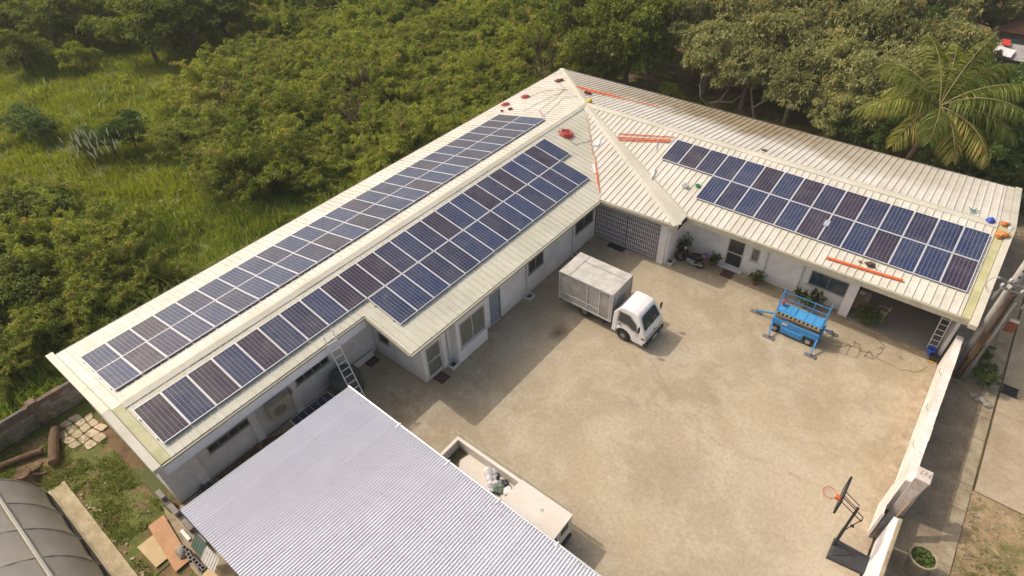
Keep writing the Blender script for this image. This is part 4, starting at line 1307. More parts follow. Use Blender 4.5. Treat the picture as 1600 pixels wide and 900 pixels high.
cw = MB()
for k in range(2):
    cw.tube([(23.0 + 0.32 * math.cos(q * PI / 9) - 0.2, 23.4 + 0.05 * k, 5.0 + 0.42 * math.sin(q * PI / 9) * (1 - 0.2 * k)) for q in range(2, 17)], 0.009, 4)
part('wire_loop', cw, m_steel, Dk)
Sg = thing('hanging_sign', 'small rust red sign board with a white header beside the utility pole', 'sign', (23.95, 23.5, 3.1))
part('board', MB().bbox(23.78, 24.10, 23.49, 23.51, 3.1, 3.62, 0.004), plain('sign_red', (0.22, 0.06, 0.035), 0.6), Sg)
part('header', MB().bbox(23.78, 24.10, 23.485, 23.515, 3.63, 3.76, 0.004), m_frame, Sg)
part('hanger', MB().beam((23.45, 23.5, 3.8), (24.12, 23.5, 3.8), 0.03, 0.03), m_steel, Sg)
P = thing('concrete_planter', 'round tapered concrete planter full of green leaves by the lane', 'planter', (23.93, 13.4, 0))
part('pot', MB().lathe([(0.24, 0), (0.38, 0.86), (0.42, 0.87), (0.42, 0.94), (0.36, 0.94), (0.34, 0.82)], (23.93, 13.4, 0), 28), m_kerb, P, smooth=False)
part('soil', MB().lathe([(0.335, 0.80), (0.3, 0.84)], (23.93, 13.4, 0), 20), m_ground, P)
solid('drain_grate', MB().box(25.0, 25.62, 23.65, 23.70, 0.001, 0.02).box(25.0, 25.62, 24.2, 24.25, 0.001, 0.02).box(25.04, 25.58, 23.70, 24.2, 0.001, 0.012), m_dark, 'dark square drain grate in the lane concrete', 'grate')
m_rock = mat('pale_rock', (0.34, 0.30, 0.25), 0.9, var=0.3)
def lump(c, r, seed, sq=0.6, n=2, rough=0.18):
    bm = bmesh.new()
    bmesh.ops.create_icosphere(bm, subdivisions=n, radius=1)
    rr = random.Random(seed)
    ph = [rr.uniform(0, 6.28) for _ in range(6)]
    mb = MB()
    bm.verts.index_update()
    vs = []
    for q in bm.verts:
        x, y, z = q.co
        k = 1 + rough * (math.sin(3.1 * x + ph[0]) * math.cos(2.7 * y + ph[1]) + math.sin(4.3 * z + ph[2] + 2 * x) * 0.7 + rr.uniform(-.35, .35))
        vs.append((c[0] + x * r[0] * k, c[1] + y * r[1] * k, max(c[2], c[2] + (z * k + sq) * r[2])))
    mb.add(vs, [[w.index for w in f.verts] for f in bm.faces])
    bm.free()
    return mb
for i, (x, y, r) in enumerate([(24.15, 22.75, .16), (24.42, 22.62, .22), (24.68, 22.5, .18)]):
    solid('rock', lump((x, y, -0.01), (r, r * 0.8, r * 0.6), i), m_rock, 'pale rock at the foot of the shrub beside the lane', 'rock', 'rocks by the lane shrub')

# ---------------------------------------------------------------- open carport with zinc roof
C = thing('carport', 'open shed with a shiny corrugated zinc roof in the yard corner', 'shed', (11, 2.5, 0))
zc = lambda y: 2.64 + (5.92 - y) * 0.072
def corrugated(x0, x1, y0, y1, zf, pitch=0.105, amp=0.026, seg=6, rows=1):
    n = max(2, round((x1 - x0) / pitch * seg))
    v, f = [], []
    for j in range(rows + 1):
        y = y0 + (y1 - y0) * j / rows
        for i in range(n + 1):
            x = x0 + (x1 - x0) * i / n
            v.append((x, y, zf(y) + amp * math.sin(2 * PI * (x - 4.7) / pitch)))
    for j in range(rows):
        for i in range(n):
            a = j * (n + 1) + i
            f.append((a, a + 1, a + n + 2, a + n + 1))
    return MB().add(v, f)
for i in range(16):
    x0 = 4.7 + i * 0.9
    for j, (ya, yb) in enumerate(((-0.85, 2.6), (2.45, 5.95 - 0.017 * 0.9 * i))):
        e = 0.004 * (i % 2) + 0.006 * (1 - j)
        part('roof_sheet', corrugated(x0, x0 + 0.94, ya, yb, lambda y: zc(y) + e), m_galv, C, smooth=True)
for y in (5.62, 3.6, 1.5, -0.6):
    part('purlin', MB().beam((4.8, y, zc(y) - 0.06), (18.9, y, zc(y) - 0.06), 0.05, 0.07), m_steel, C)
for x in (4.95, 9.7, 14.4, 18.6):
    for y in (5.55, -0.55):
        part('post', MB().box(x - 0.05, x + 0.05, y - 0.05, y + 0.05, 0, zc(y) - 0.1), m_steel, C)
    part('rafter', MB().beam((x, 5.85, zc(5.85) - 0.14), (x, -0.8, zc(-0.8) - 0.14), 0.06, 0.09), m_steel, C)
gt = MB()
gt.tube([(4.66, 6.0, 2.60), (19.1, 5.755, 2.60)], 0.045, 8)
part('gutter', gt, m_alu, C)
for x in (7.6, 10.1, 12.4, 14.75, 16.8):
    part('gutter_strap', MB().box(x - 0.022, x + 0.022, 5.7, 6.05 - 0.017 * (x - 4.7), 2.668, 2.682), m_alub, C)
scr = MB()
rnd = random.Random(3)
for x in range(90):
    for y in (5.7, 3.6, 1.5, -0.6):
        xx = 4.7 + 0.105 * (1.6 * x) + 0.026
        if rnd.random() < 0.35:
            scr.box(xx - 0.011, xx + 0.011, y - 0.011, y + 0.011, zc(y) + 0.024, zc(y) + 0.042)
part('roof_screws', scr, m_steel, C)

# ---------------------------------------------------------------- white van body beside the carport
V = thing('utility_van', 'boxy white flat-roofed van with an open bay in front holding rubbish bags', 'van', (11.6, 6.7, 0))
m_van = mat('van_cream', (0.66, 0.61, 0.55), 0.5, col2=(0.58, 0.53, 0.46), scale=1.0)
vb = MB()
vb.box(8.98, 14.24, 7.30, 7.42, 0.32, 1.44)
vb.box(8.98, 14.24, 5.86, 5.96, 0.32, 1.44)
vb.box(8.98, 9.10, 5.962, 7.298, 0.32, 1.44)
vb.box(12.02, 12.12, 5.962, 7.298, 0.32, 1.42)
vb.box(14.14, 14.24, 5.962, 7.298, 0.32, 1.43)
part('body', vb, m_van, V)
part('bay_floor', MB().box(9.102, 12.018, 5.964, 7.296, 0.86, 0.95), m_van, V)
part('bay_dirt', MB().add([(9.11, 5.97, 0.954), (9.62, 5.97, 0.954), (9.78, 6.5, 0.954), (9.5, 6.9, 0.954), (9.62, 7.29, 0.954), (9.11, 7.29, 0.954)], [(0, 1, 2, 3, 4, 5)]), mat('moss_dirt', (0.16, 0.13, 0.06), 0.95, col2=(0.06, 0.05, 0.025), scale=6, bmp=0.8), V)
rfv = part('roof', MB().bbox(12.06, 14.28, 5.84, 7.44, 1.442, 1.49, 0.015), m_van, V)
hs = MB()
hs.add([(13.25, 6.9, 1.493), (13.42, 6.86, 1.493), (13.38, 7.02, 1.493)], [(0, 1, 2)])
sub('roof_patch', hs, m_gutter, rfv, V)
for y0, y1 in ((5.98, 6.52), (6.78, 7.2)):
    part('window', MB().box(14.242, 14.256, y0, y1, 0.95, 1.32), m_glass, V)
part('skirt', MB().box(9.1, 14.2, 5.9, 7.38, 0.2, 0.318), m_black, V)
part('rear_bumper', MB().bbox(14.25, 14.34, 5.95, 7.35, 0.24, 0.38, 0.02), m_black, V)
for x in (9.9, 13.55):
    for y in (5.9, 7.2):
        o = part('wheel', MB().lathe([(0.18, 0), (0.28, 0.02), (0.29, 0.09), (0.28, 0.17), (0.18, 0.19)], (x, y, 0.29), 20, axis='y'), m_rubber, V)
        sub('rim', MB().lathe([(0.03, 0.192), (0.12, 0.195), (0.17, 0.185)], (x, y, 0.29), 14, axis='y'), m_steel, o, V)
rail = MB()
for y, z in ((7.50, 1.40), (7.56, 1.40), (7.53, 1.45)):
    rail.tube([(8.78, y, z), (14.12, y, z)], 0.027, 6)
part('side_rail', rail, m_gutter, V)
for x in (9.2, 11.0, 12.8, 14.0):
    part('bracket', MB().box(x - 0.02, x + 0.02, 7.422, 7.58, 1.34, 1.37), m_steel, V)
m_bagw = mat('bag_white', (0.66, 0.64, 0.66), 0.45, var=0.2, scale=8)
m_bagg = mat('bag_green', (0.18, 0.24, 0.19), 0.5, var=0.3, scale=8)
m_bagk = mat('bag_black', (0.03, 0.03, 0.035), 0.4, var=0.3)
m_bagy = mat('bag_yellow', (0.62, 0.60, 0.35), 0.5, var=0.3)
for i, (x, y, r, mm, lb) in enumerate([(10.88, 7.06, .27, m_bagw, 'largest white rubbish bag at the back of the van bay'), (11.18, 6.86, .20, m_bagw, 'crumpled white rubbish bag in the middle of the heap'),
                                       (11.06, 7.10, .14, m_bagk, 'small black rubbish bag resting against the largest white bag'), (11.46, 6.86, .20, m_bagg, 'green rubbish bag at the foot of the heap'),
                                       (11.80, 6.95, .19, m_bagw, 'grey-white rubbish bag against the van roof end'), (11.52, 6.56, .14, m_bagk, 'black rubbish bag between green bag and yellow bag'),
                                       (11.72, 6.46, .17, m_bagy, 'pale yellow rubbish bag nearest the zinc roof'), (11.5, 7.12, .16, m_bagk, 'black rubbish bag against the yard side of the bay'), (11.3, 6.62, .12, m_bagw, 'little white bag in front of the black bag')]):
    solid('rubbish_bag', lump((x, y, 0.957), (r, r * 0.9, r * 0.75), 40 + i, 0.5, 3, 0.26), mm, lb, 'rubbish bag', 'rubbish bags in the van bay')

# ---------------------------------------------------------------- ladders
def ladder(name, label, A, B, w, n, mats, over=0.0, flip=False):
    t = thing(name, label, 'ladder', A)
    A, B = Vector(A), Vector(B)
    d = (B - A).normalized()
    side = Vector(w)
    for s in (-0.5, 0.5):
        part('rail', MB().beam(A + side * s, B + side * s, 0.03, 0.065, up=d.cross(side)), mats, t)
    for i in range(n):
        p = A + (B - A) * ((i + 0.6) / n)
        part('rung', MB().tube([p - side * 0.49, p + side * 0.49], 0.019, 6), mats, t)
    return t
ladder('ladder', 'aluminium ladder leaning on the long eave beside the zinc roof', (4.85, 6.38, 0), (3.04, 6.66, 4.0), (0.04, 0.42, 0), 14, m_alu)
ladder('ladder', 'folding aluminium ladder standing in the porch by its end wall', (22.18, 24.62, 0.05), (22.08, 25.0, 2.6), (0.34, 0, 0), 9, m_alub)

# ---------------------------------------------------------------- things along the walls
A_ = thing('air_conditioner', 'cream outdoor air conditioner unit fixed to the alley wall', 'air conditioner', (2.15, 4.15, 0.85))
m_ac = mat('ac_cream', (0.50, 0.46, 0.36), 0.6, var=0.25, scale=3)
part('casing', MB().bbox(1.92, 2.30, 3.62, 4.66, 0.85, 1.72, 0.02), m_ac, A_)
o = part('fan_grille', MB().lathe([(0.30, 0), (0.30, 0.02), (0.26, 0.025), (0.25, 0.004)], (2.301, 4.06, 1.28), 24, axis='x'), m_gutter, A_)
fb = MB()
for k in range(6):
    fb.tube([(2.318, 4.06 + (0.05 + k * 0.038) * math.cos(q * PI / 10), 1.28 + (0.05 + k * 0.038) * math.sin(q * PI / 10)) for q in range(20)], 0.007, 4, closed=True)
sub('fan_guard', fb, m_steel, o, A_)
part('bracket', MB().box(1.9, 2.28, 3.8, 3.84, 0.80, 0.848).box(1.9, 2.28, 4.44, 4.48, 0.80, 0.848), m_steel, A_)
part('pipe', MB().tube([(2.2, 4.68, 1.5), (2.1, 4.82, 1.45), (1.95, 4.85, 1.9), (1.93, 4.85, 2.6)], 0.022, 6), m_black, A_)
T = thing('water_tank', 'big round dark grey water tank in the alley behind the ladder', 'water tank', (2.72, 6.95, 0))
m_tank = mat('tank_grey', (0.085, 0.10, 0.105), 0.5, var=0.25, scale=2)
part('shell', MB().lathe([(0.62, 0), (0.66, 0.05), (0.66, 0.28), (0.64, 0.31), (0.66, 0.34), (0.66, 0.62), (0.64, 0.65), (0.66, 0.68), (0.66, 0.95), (0.60, 1.06), (0.42, 1.16), (0.2, 1.20)], (2.72, 6.95, 0), 32), m_tank, T, smooth=True)
part('lid', MB().lathe([(0.2, 1.19), (0.22, 1.21), (0.20, 1.26), (0.05, 1.28)], (2.72, 6.95, 0), 20), m_tank, T)
Dp = thing('spare_solar_panel', 'spare dark solar panel lying flat in the alley between tank and unit', 'solar panel', (2.95, 5.05, 0.78))
fm, cs = panel_meshes(1.9, 0.62)
o = bpy.data.objects.new('panel_frame', fm); COL.objects.link(o); o.parent = Dp; o.rotation_euler = (rad(6), 0, rad(90))
o2 = bpy.data.objects.new('cell_sheet', cs[1]); COL.objects.link(o2); o2.parent = Dp; o2.rotation_euler = (rad(6), 0, rad(90))
part('trestle', MB().box(2.7, 3.2, 4.3, 4.4, 0, 0.70).box(2.7, 3.2, 5.7, 5.8, 0, 0.70), mat('timber', (0.30, 0.20, 0.11), 0.8, var=0.3), Dp)
rnd = random.Random(21)
def coil(c, R, zf, loops, seed, thick=0.012, tail=0.0):
    rr = random.Random(seed)
    mb = MB()
    for _ in range(loops):
        ox, oy, r = rr.gauss(0, R * 0.25), rr.gauss(0, R * 0.25), R * rr.uniform(0.35, 0.9)
        e, ph = rr.uniform(0.6, 1.0), rr.uniform(0, 3.14)
        pts = []
        for k in range(14):
            a = k * 2 * PI / 14
            x0, y0 = r * math.cos(a), r * e * math.sin(a)
            x, y = c[0] + ox + x0 * math.cos(ph) - y0 * math.sin(ph), c[1] + oy + x0 * math.sin(ph) + y0 * math.cos(ph)
            pts.append((x, y, zf(x, y) + 0.05 + rr.uniform(0, 0.10)))
        mb.tube(pts, thick, 4, closed=True)
    return mb
m_plast = mat('clear_plastic', (0.12, 0.125, 0.13), 0.25, var=0.4)
solid('wire_bundle', coil((2.35, 0.45), 0.34, lambda x, y: 0.1, 26, 5, 0.012), m_plast, 'tangled coil of dark tubing at the near end of the alley', 'tubing')
solid('timber_pile', MB().beam((2.1, 2.9, 0.1), (3.2, 5.0, 0.12), 0.2, 0.12).beam((2.3, 2.4, 0.08), (2.9, 4.5, 0.22), 0.16, 0.06).beam((2.1, 0.9, 0.1), (2.2, 2.7, 0.1), 0.14, 0.1), mat('pile_timber', (0.16, 0.09, 0.055), 0.9, var=0.4, scale=5), 'scrap timber lying along the alley wall', 'timber')
m_mat = mat('mat_maroon', (0.11, 0.055, 0.055), 0.95, var=0.3, scale=20, bmp=0.5)
for (x, y, w, d, lb) in ((5.52, 9.95, .58, .56, 'maroon doormat before the corner door of the long wing'), (2.2, 8.7, .6, .62, 'maroon doormat in the sunken corner behind the tank'),
                         (12.66, 24.15, .62, .62, 'maroon doormat before the glazed door of the right wing')):
    solid('doormat', MB().bbox(x - w / 2, x + w / 2, y - d / 2, y + d / 2, 0.002, 0.022, 0.006), m_mat, lb, 'doormat', 'doormats')
solid('doormat', MB().bbox(6.3, 7.3, 22.5, 22.92, 0.002, 0.022, 0.006), m_black, 'black doormat before the white grille gate', 'doormat', 'doormats')
m_fol = foliage_mat('pot_leaves', (0.035, 0.07, 0.015), (0.12, 0.19, 0.04), 0.3)
m_terra = mat('terracotta', (0.24, 0.085, 0.045), 0.8, var=0.3)

def leaf_mesh(name, pts, nrm, ln, wd, material, tint, droop=0.35, bend=True):
    """many leaves: base points, growth directions, lengths, widths -> one mesh of folded two-quad blades"""
    n = len(pts)
    pts, nrm = np.asarray(pts, float), np.asarray(nrm, float)
    nrm /= np.linalg.norm(nrm, axis=1, keepdims=True) + 1e-9
    rng = np.random.default_rng(n)
    ref = rng.normal(size=(n, 3)) * 0.75 + np.array([0, 0, 0.9])
    sd = np.cross(nrm, ref)
    sd /= np.linalg.norm(sd, axis=1, keepdims=True) + 1e-9
    ln = np.broadcast_to(np.asarray(ln, float), (n,))[:, None]
    wd = np.broadcast_to(np.asarray(wd, float), (n,))[:, None]
    mid = pts + nrm * ln * 0.5
    tip = pts + nrm * ln - np.array([0, 0, 1.0]) * ln * droop
    V = np.stack([pts, mid - sd * wd / 2, mid + sd * wd / 2, tip], 1).reshape(-1, 3)
    idx = np.arange(n)[:, None] * 4
    F = np.concatenate([idx + np.array([0, 1, 2]), idx + np.array([1, 3, 2])], 1).reshape(-1)
    me = bpy.data.meshes.new(name)
    me.vertices.add(4 * n)
    me.vertices.foreach_set('co', V.ravel())
    me.loops.add(6 * n)
    me.loops.foreach_set('vertex_index', F.astype(np.int32))
    me.polygons.add(2 * n)
    me.polygons.foreach_set('loop_start', np.arange(0, 6 * n, 3, dtype=np.int32))
    me.polygons.foreach_set('loop_total', np.full(2 * n, 3, dtype=np.int32))
    at = me.attributes.new('tint', 'FLOAT', 'POINT')
    at.data.foreach_set('value', np.repeat(np.asarray(tint, float), 4))
    me.materials.append(material)
    me.update()
    me.validate()
    return me

def plant(x, y, pot_r, pot_h, h, r, n, label, potm=None, cat='potted plant', ln=0.22, wd=0.09, flowers=None, z0=0.0, arch=False):
    rng = np.random.default_rng(int(x * 100 + y * 10))
    t = thing('potted_plant', label, cat, (x, y, z0))
    part('pot', MB().lathe([(pot_r * 0.7, 0), (pot_r, pot_h * 0.9), (pot_r * 1.08, pot_h * 0.92), (pot_r * 1.08, pot_h), (pot_r * 0.85, pot_h), (pot_r * 0.8, pot_h * 0.85)], (x, y, z0), 18), potm or m_terra, t)
    st = MB()
    P, N, tn = [], [], []
    for k in range(9):
        a = k * 2.4 + rng.uniform(0, 0.7)
        e = Vector((math.cos(a) * r * rng.uniform(.3, .9), math.sin(a) * r * rng.uniform(.3, .9), pot_h + h * rng.uniform(.45, 1.0)))
        s0 = Vector((0, 0, pot_h * 0.85))
        st.tube([s0, (s0 + e) / 2 + Vector((0, 0, 0.08)), e], [0.014, 0.010, 0.006], 5)
        for q in range(n // 9):
            u = rng.uniform(0.25, 1.05)
            p = s0 + (e - s0) * u + Vector(rng.normal(size=3) * 0.05)
            P.append(p)
            out = Vector((e.x, e.y, 0)) * 1.2 + Vector(rng.normal(size=3) * 0.5) + Vector((0, 0, 0.35))
            N.append(out)
            tn.append(rng.uniform(0, 1))
    part('stems', st, mat('stem_brown', (0.10, 0.08, 0.03), 0.8) if 'stem_brown' not in MATS else MATS['stem_brown'], t, local=True)
    me = leaf_mesh('foliage', P, N, rng.uniform(0.7, 1.3, len(P)) * ln, rng.uniform(0.7, 1.2, len(P)) * wd, m_fol, tn)
    o = bpy.data.objects.new('foliage', me); COL.objects.link(o); o.parent = t
    if flowers:
        k = len(P) // 7
        me = leaf_mesh('blossom', [P[i] for i in range(0, len(P), 7)][:k], [N[i] for i in range(0, len(P), 7)][:k], 0.07, 0.08, flowers, [0.5] * k)
        o = bpy.data.objects.new('blossom', me); COL.objects.link(o); o.parent = t
    return t
m_flower = foliage_mat('bract_red', (0.20, 0.05, 0.05), (0.34, 0.10, 0.08), 0.3)
plant(9.98, 24.40, 0.17, 0.3, 0.9, 0.5, 130, 'tall leafy potted plant in the corner ahead of the motorcycle')
plant(11.72, 24.40, 0.17, 0.3, 0.5, 0.4, 100, 'sparse potted shrub behind the motorcycle tail', flowers=m_flower)
plant(14.12, 24.25, 0.16, 0.28, 0.5, 0.45, 150, 'bushy yellow-green potted plant right of the glazed door')
plant(16.72, 24.10, 0.2, 0.3, 0.7, 0.75, 420, 'large flowering potted shrub behind the blue lift', flowers=m_flower)
plant(19.28, 24.55, 0.18, 0.25, 0.55, 0.62, 200, 'arching green potted palm on the porch edge', ln=0.45, wd=0.06, z0=0.05)
plant(20.9, 27.0, 0.18, 0.3, 0.6, 0.5, 110, 'dim potted plant deep inside the porch', z0=0.05)
rng = np.random.default_rng(5)
q = 160
a = rng.uniform(0, 2 * PI, q); rr = 0.32 * np.sqrt(rng.uniform(0, 1, q))
pp = np.stack([rr * np.cos(a), rr * np.sin(a), np.full(q, 0.86)], 1)
me = leaf_mesh('foliage', pp, np.stack([np.cos(a) * .6, np.sin(a) * .6, np.full(q, 1.0)], 1) + rng.normal(size=(q, 3)) * .3, 0.17, 0.10, m_fol, rng.uniform(0.4, 1, q))
o = bpy.data.objects.new('foliage', me); COL.objects.link(o); o.parent = P
def box_planter(x0, x1, y0, y1, label):
    t = thing('wall_planter', label, 'planter box', ((x0 + x1) / 2, (y0 + y1) / 2, 0), 'white drain boxes along the walls')
    b = MB()
    b.box(x0, x1, y0, y0 + 0.07, 0.002, 0.16).box(x0, x1, y1 - 0.07, y1, 0.002, 0.16).box(x0, x0 + 0.07, y0 + 0.07, y1 - 0.07, 0.002, 0.16).box(x1 - 0.07, x1, y0 + 0.07, y1 - 0.07, 0.002, 0.16)
    part('rim', b, m_frame, t)
    part('soil', MB().box(x0 + 0.07, x1 - 0.07, y0 + 0.07, y1 - 0.07, 0.002, 0.05), m_dark, t)
    return t
box_planter(5.22, 5.68, 10.55, 11.0, 'white box with dark soil beside the corner door')
box_planter(5.22, 5.66, 16.28, 16.74, 'white box with dark soil at the downpipe behind the truck')
box_planter(5.22, 5.55, 20.45, 20.85, 'white box with dark soil hidden behind the cargo box')
box_planter(9.62, 10.02, 23.0, 23.5, 'white box with dark soil at the grille gate pier')
# porch things
K = thing('plastic_chair', 'cream plastic garden chair standing in the shaded porch', 'chair', (19.75, 25.25, 0.05))
m_chair = plain('chair_cream', (0.55, 0.47, 0.32), 0.5)
part('seat', MB().bbox(19.55, 19.97, 25.05, 25.47, 0.40, 0.43, 0.012), m_chair, K)
part('backrest', MB().slab([(19.96, 25.05, 0.44), (19.96, 25.47, 0.44), (20.08, 25.45, 0.85), (20.08, 25.07, 0.85)], 0.025), m_chair, K)
for x, y in ((19.58, 25.08), (19.58, 25.44), (19.94, 25.08), (19.94, 25.44)):
    part('leg', MB().tube([(x, y, 0.40), (x + (x - 19.76) * 0.25, y + (y - 25.26) * 0.25, 0.05)], 0.022, 6), m_chair, K)
for y in (25.04, 25.48):
    part('armrest', MB().tube([(19.58, y, 0.42), (19.60, y, 0.62), (20.02, y, 0.64)], 0.02, 6), m_chair, K)
X = thing('crate', 'pale wooden crate with papers on top inside the porch', 'crate', (18.85, 25.55, 0.05))
part('carton', MB().bbox(18.55, 19.12, 25.32, 25.85, 0.05, 0.82, 0.01), mat('crate_wood', (0.36, 0.27, 0.17), 0.8, var=0.2), X)
for i in range(5):
    part('slat', MB().box(18.86 + i * 0.05, 18.89 + i * 0.05, 25.34, 25.80, 0.822, 0.835), m_frame, X)
part('paper', MB().box(18.58, 18.82, 25.5, 25.8, 0.822, 0.828), m_wht2, X)
U = thing('bucket', 'bright blue plastic bucket at the porch corner', 'bucket', (22.18, 24.2, 0))
part('pail', MB().lathe([(0.13, 0.0), (0.17, 0.30), (0.185, 0.30), (0.18, 0.33), (0.15, 0.32), (0.12, 0.05)], (22.18, 24.2, 0.088), 20), plain('bucket_blue', (0.03, 0.10, 0.55), 0.35), U)
part('handle', MB().tube([(22.18 + 0.18 * math.cos(k * PI / 8), 24.2, 0.40 + 0.06 * math.sin(k * PI / 8)) for k in range(9)], 0.008, 4), m_steel, U)
Q = thing('battery_case', 'black and yellow case on the ground beside the bucket', 'case', (22.38, 23.88, 0))
part('body', MB().bbox(22.22, 22.56, 23.75, 24.05, 0.003, 0.24, 0.015), m_black, Q)
part('lid', MB().bbox(22.21, 22.57, 23.74, 24.06, 0.242, 0.28, 0.008), m_black, Q)
part('stripe', MB().box(22.20, 22.57, 23.72, 23.738, 0.02, 0.10), m_yel, Q)
def cable(pts, r, seed, zf, sub_=5, jit=0.04):
    rr = random.Random(seed)
    out = []
    for a, b in zip(pts[:-1], pts[1:]):
        for k in range(sub_):
            u = k / sub_
            x, y = a[0] + (b[0] - a[0]) * u + rr.uniform(-jit, jit), a[1] + (b[1] - a[1]) * u + rr.uniform(-jit, jit)
            out.append((x, y, zf(x, y) + r + 0.002))
    x, y = pts[-1]
    out.append((x, y, zf(x, y) + r + 0.002))
    return MB().tube(out, r, 5)
flat = lambda x, y: 0.002
cab = cable([(18.8, 22.3), (19.4, 22.75), (19.3, 23.1), (19.55, 22.95), (19.7, 22.6), (20.1, 22.75), (20.3, 22.45), (19.95, 22.4), (20.0, 22.85), (20.4, 22.6), (20.5, 23.35), (20.3, 23.3), (20.55, 23.5), (19.9, 24.05)], 0.008, 3, flat)
solid('extension_cord', cab, m_black, 'dark extension cord looping from the lift into the porch', 'cord')
solid('extension_cord', cable([(20.4, 22.6), (21.4, 22.5), (22.0, 22.75), (22.3, 23.4)], 0.006, 4, flat), m_black, 'thin dark cord trailing towards the whitewashed wall', 'cord')
solid('cable_ring', MB().tube([(21.25 + 0.11 * math.cos(k * PI / 8), 23.2 + 0.07 * math.sin(k * PI / 8), 0.02) for k in range(16)], 0.010, 5, closed=True), m_steel, 'small loose ring of cable lying on the sunny concrete', 'cable')

# ---------------------------------------------------------------- things left on the roofs
m_redw = plain('wire_red', (0.50, 0.06, 0.05), 0.5)
m_redk = plain('wire_maroon', (0.20, 0.035, 0.03), 0.5)
m_orange = plain('conduit_orange', (0.72, 0.15, 0.04), 0.45)
off = lambda zf, h: (lambda x, y: zf(x, y) + h)
for (x, y, R, zf, lp, mm, lb) in ((1.3, 25.6, .42, zE, 26, m_redw, 'largest tangled red cable coil, on the courtyard slope near the hub'),
                                  (-4.35, 32.95, .28, zW, 20, m_redk, 'dark red cable coil near the far roof corner'), (-4.85, 29.6, .30, zW, 14, m_redw, 'red cable coil between the far corner and the field eave'),
                                  (-5.35, 28.05, .28, zW, 12, m_redw, 'red cable coil lying on the field eave'), (-4.4, 27.4, .15, zW, 10, m_redk, 'small maroon coil just above the panel array'),
                                  (-4.75, 26.95, .12, zW, 8, m_redk, 'smallest maroon coil, beside the end of the array'), (-0.95, 31.3, .26, zN, 20, m_redk, 'maroon coil behind the ridge next to the orange conduits')):
    solid('cable_coil', coil((x, y), R, off(zf, 0.0), lp, int(x * 10), 0.016), mm, lb, 'cable coil', 'cable coils on the roof')
m_thin = plain('cable_grey', (0.20, 0.15, 0.12), 0.6)
for i, (pts, zf, mm, lb) in enumerate([
    ([(-4.8, 29.4), (-4.2, 31.0), (-2.6, 31.4), (-3.1, 29.4), (-3.2, 27.2)], zW, m_thin, 'thin cable curling across the far field slope, leftmost of three'),
    ([(-4.3, 32.7), (-3.0, 31.6), (-2.4, 29.6), (-2.2, 27.6), (-1.0, 26.6)], zW, m_thin, 'thin cable running from the corner coil down to the array'),
    ([(-1.2, 26.5), (-1.6, 28.4), (-1.9, 30.0), (-1.0, 30.4)], zW, m_thin, 'thin cable ending near the ridge above the array'),
    ([(1.4, 25.4), (2.2, 25.2), (2.6, 26.2), (2.3, 26.6)], zE, m_thin, 'thin cable leaving the largest red coil'),
    ([(1.1, 28.0), (2.0, 26.9), (3.2, 25.4), (3.75, 24.9)], off(zE, 0.08), m_redw, 'red cable following the valley below the hub')]):
    solid('roof_cable', cable(pts, 0.012, i, off(zf, 0.02), 6, 0.05), mm, lb, 'cable', 'loose cables on the roof')
def conduits(segs, zf, label, r=0.028, group='orange conduit pipes on the roof'):
    mb = MB()
    for a, b in segs:
        mb.tube([(a[0], a[1], zf(*a) + 0.075), (b[0], b[1], zf(*b) + 0.075)], r, 6)
    return solid('conduit_bundle', mb, m_orange, label, 'conduit', group)
conduits([((-2.2, 31.95), (0.75, 32.35)), ((-1.9, 31.8), (0.9, 32.2)), ((-2.4, 32.1), (0.2, 32.4)), ((-1.2, 31.95), (1.0, 32.45)), ((0.9, 32.3), (3.6, 32.6))], zN, 'orange conduits lying on the far slope behind the hub', 0.025)
conduits([((3.8, 27.2), (6.6, 28.3)), ((3.9, 27.1), (6.7, 28.2)), ((4.0, 27.0), (6.65, 28.1)), ((3.7, 27.5), (6.7, 28.6))], zS, 'orange conduits lying above the first panels of the right wing', 0.03)
conduits([((3.72, 25.0), (5.55, 22.6)), ((3.95, 24.6), (5.2, 23.0))], off(zE, 0.03), 'orange conduit laid along the valley above the grille gate', 0.022)
conduits([((16.85, 23.85), (18.1, 23.93)), ((18.05, 23.93), (19.3, 24.02)), ((19.25, 24.02), (19.95, 24.08))], off(zS, 0.0), 'thick bright orange pipe along the eave of the right wing', 0.062)
def small(name, mb, mm, label, cat):
    return solid(name, mb, mm, label, cat)
z = zN(0.02, 29.6)
Y = thing('hard_hat', 'yellow hard hat lying on the roof hub', 'hard hat', (0.25, 29.65, z + 0.09))
part('shell', MB().lathe([(0.20, 0), (0.16, 0.02), (0.15, 0.08), (0.10, 0.14), (0.03, 0.16)], (0.25, 29.65, z + 0.09), 16), plain('hat_yellow', (0.65, 0.48, 0.02), 0.4), Y, smooth=True)
z = zS(0, 29.25)
Y = thing('hard_hat', 'blue hard hat lying on the ridge at the right roof end', 'hard hat', (22.0, 29.35, z + 0.07))
part('shell', MB().lathe([(0.20, 0), (0.16, 0.02), (0.15, 0.08), (0.10, 0.14), (0.03, 0.16)], (22.0, 29.35, z + 0.07), 16), plain('hat_blue', (0.04, 0.07, 0.45), 0.4), Y, smooth=True)
z = zS(0, 25.2)
Y = thing('tool_box', 'small white box with a dark face beside the right array', 'box', (9.15, 25.2, z))
part('case', MB().bbox(9.0, 9.3, 25.08, 25.3, z + 0.04, z + 0.22, 0.012), m_frame, Y)
part('face', MB().box(9.07, 9.23, 25.13, 25.25, z + 0.221, z + 0.226), m_steel, Y)
z = zS(0, 25.55)
solid('tape_roll', MB().tube([(9.68 + 0.10 * math.cos(k * PI / 8), 25.55 + 0.10 * math.sin(k * PI / 8), z + 0.08) for k in range(16)], 0.045, 6, closed=True), plain('tape_green', (0.01, 0.22, 0.10), 0.4), 'green roll of tape on the roof by the lower panels', 'tape')
z = zS(0, 24.3)
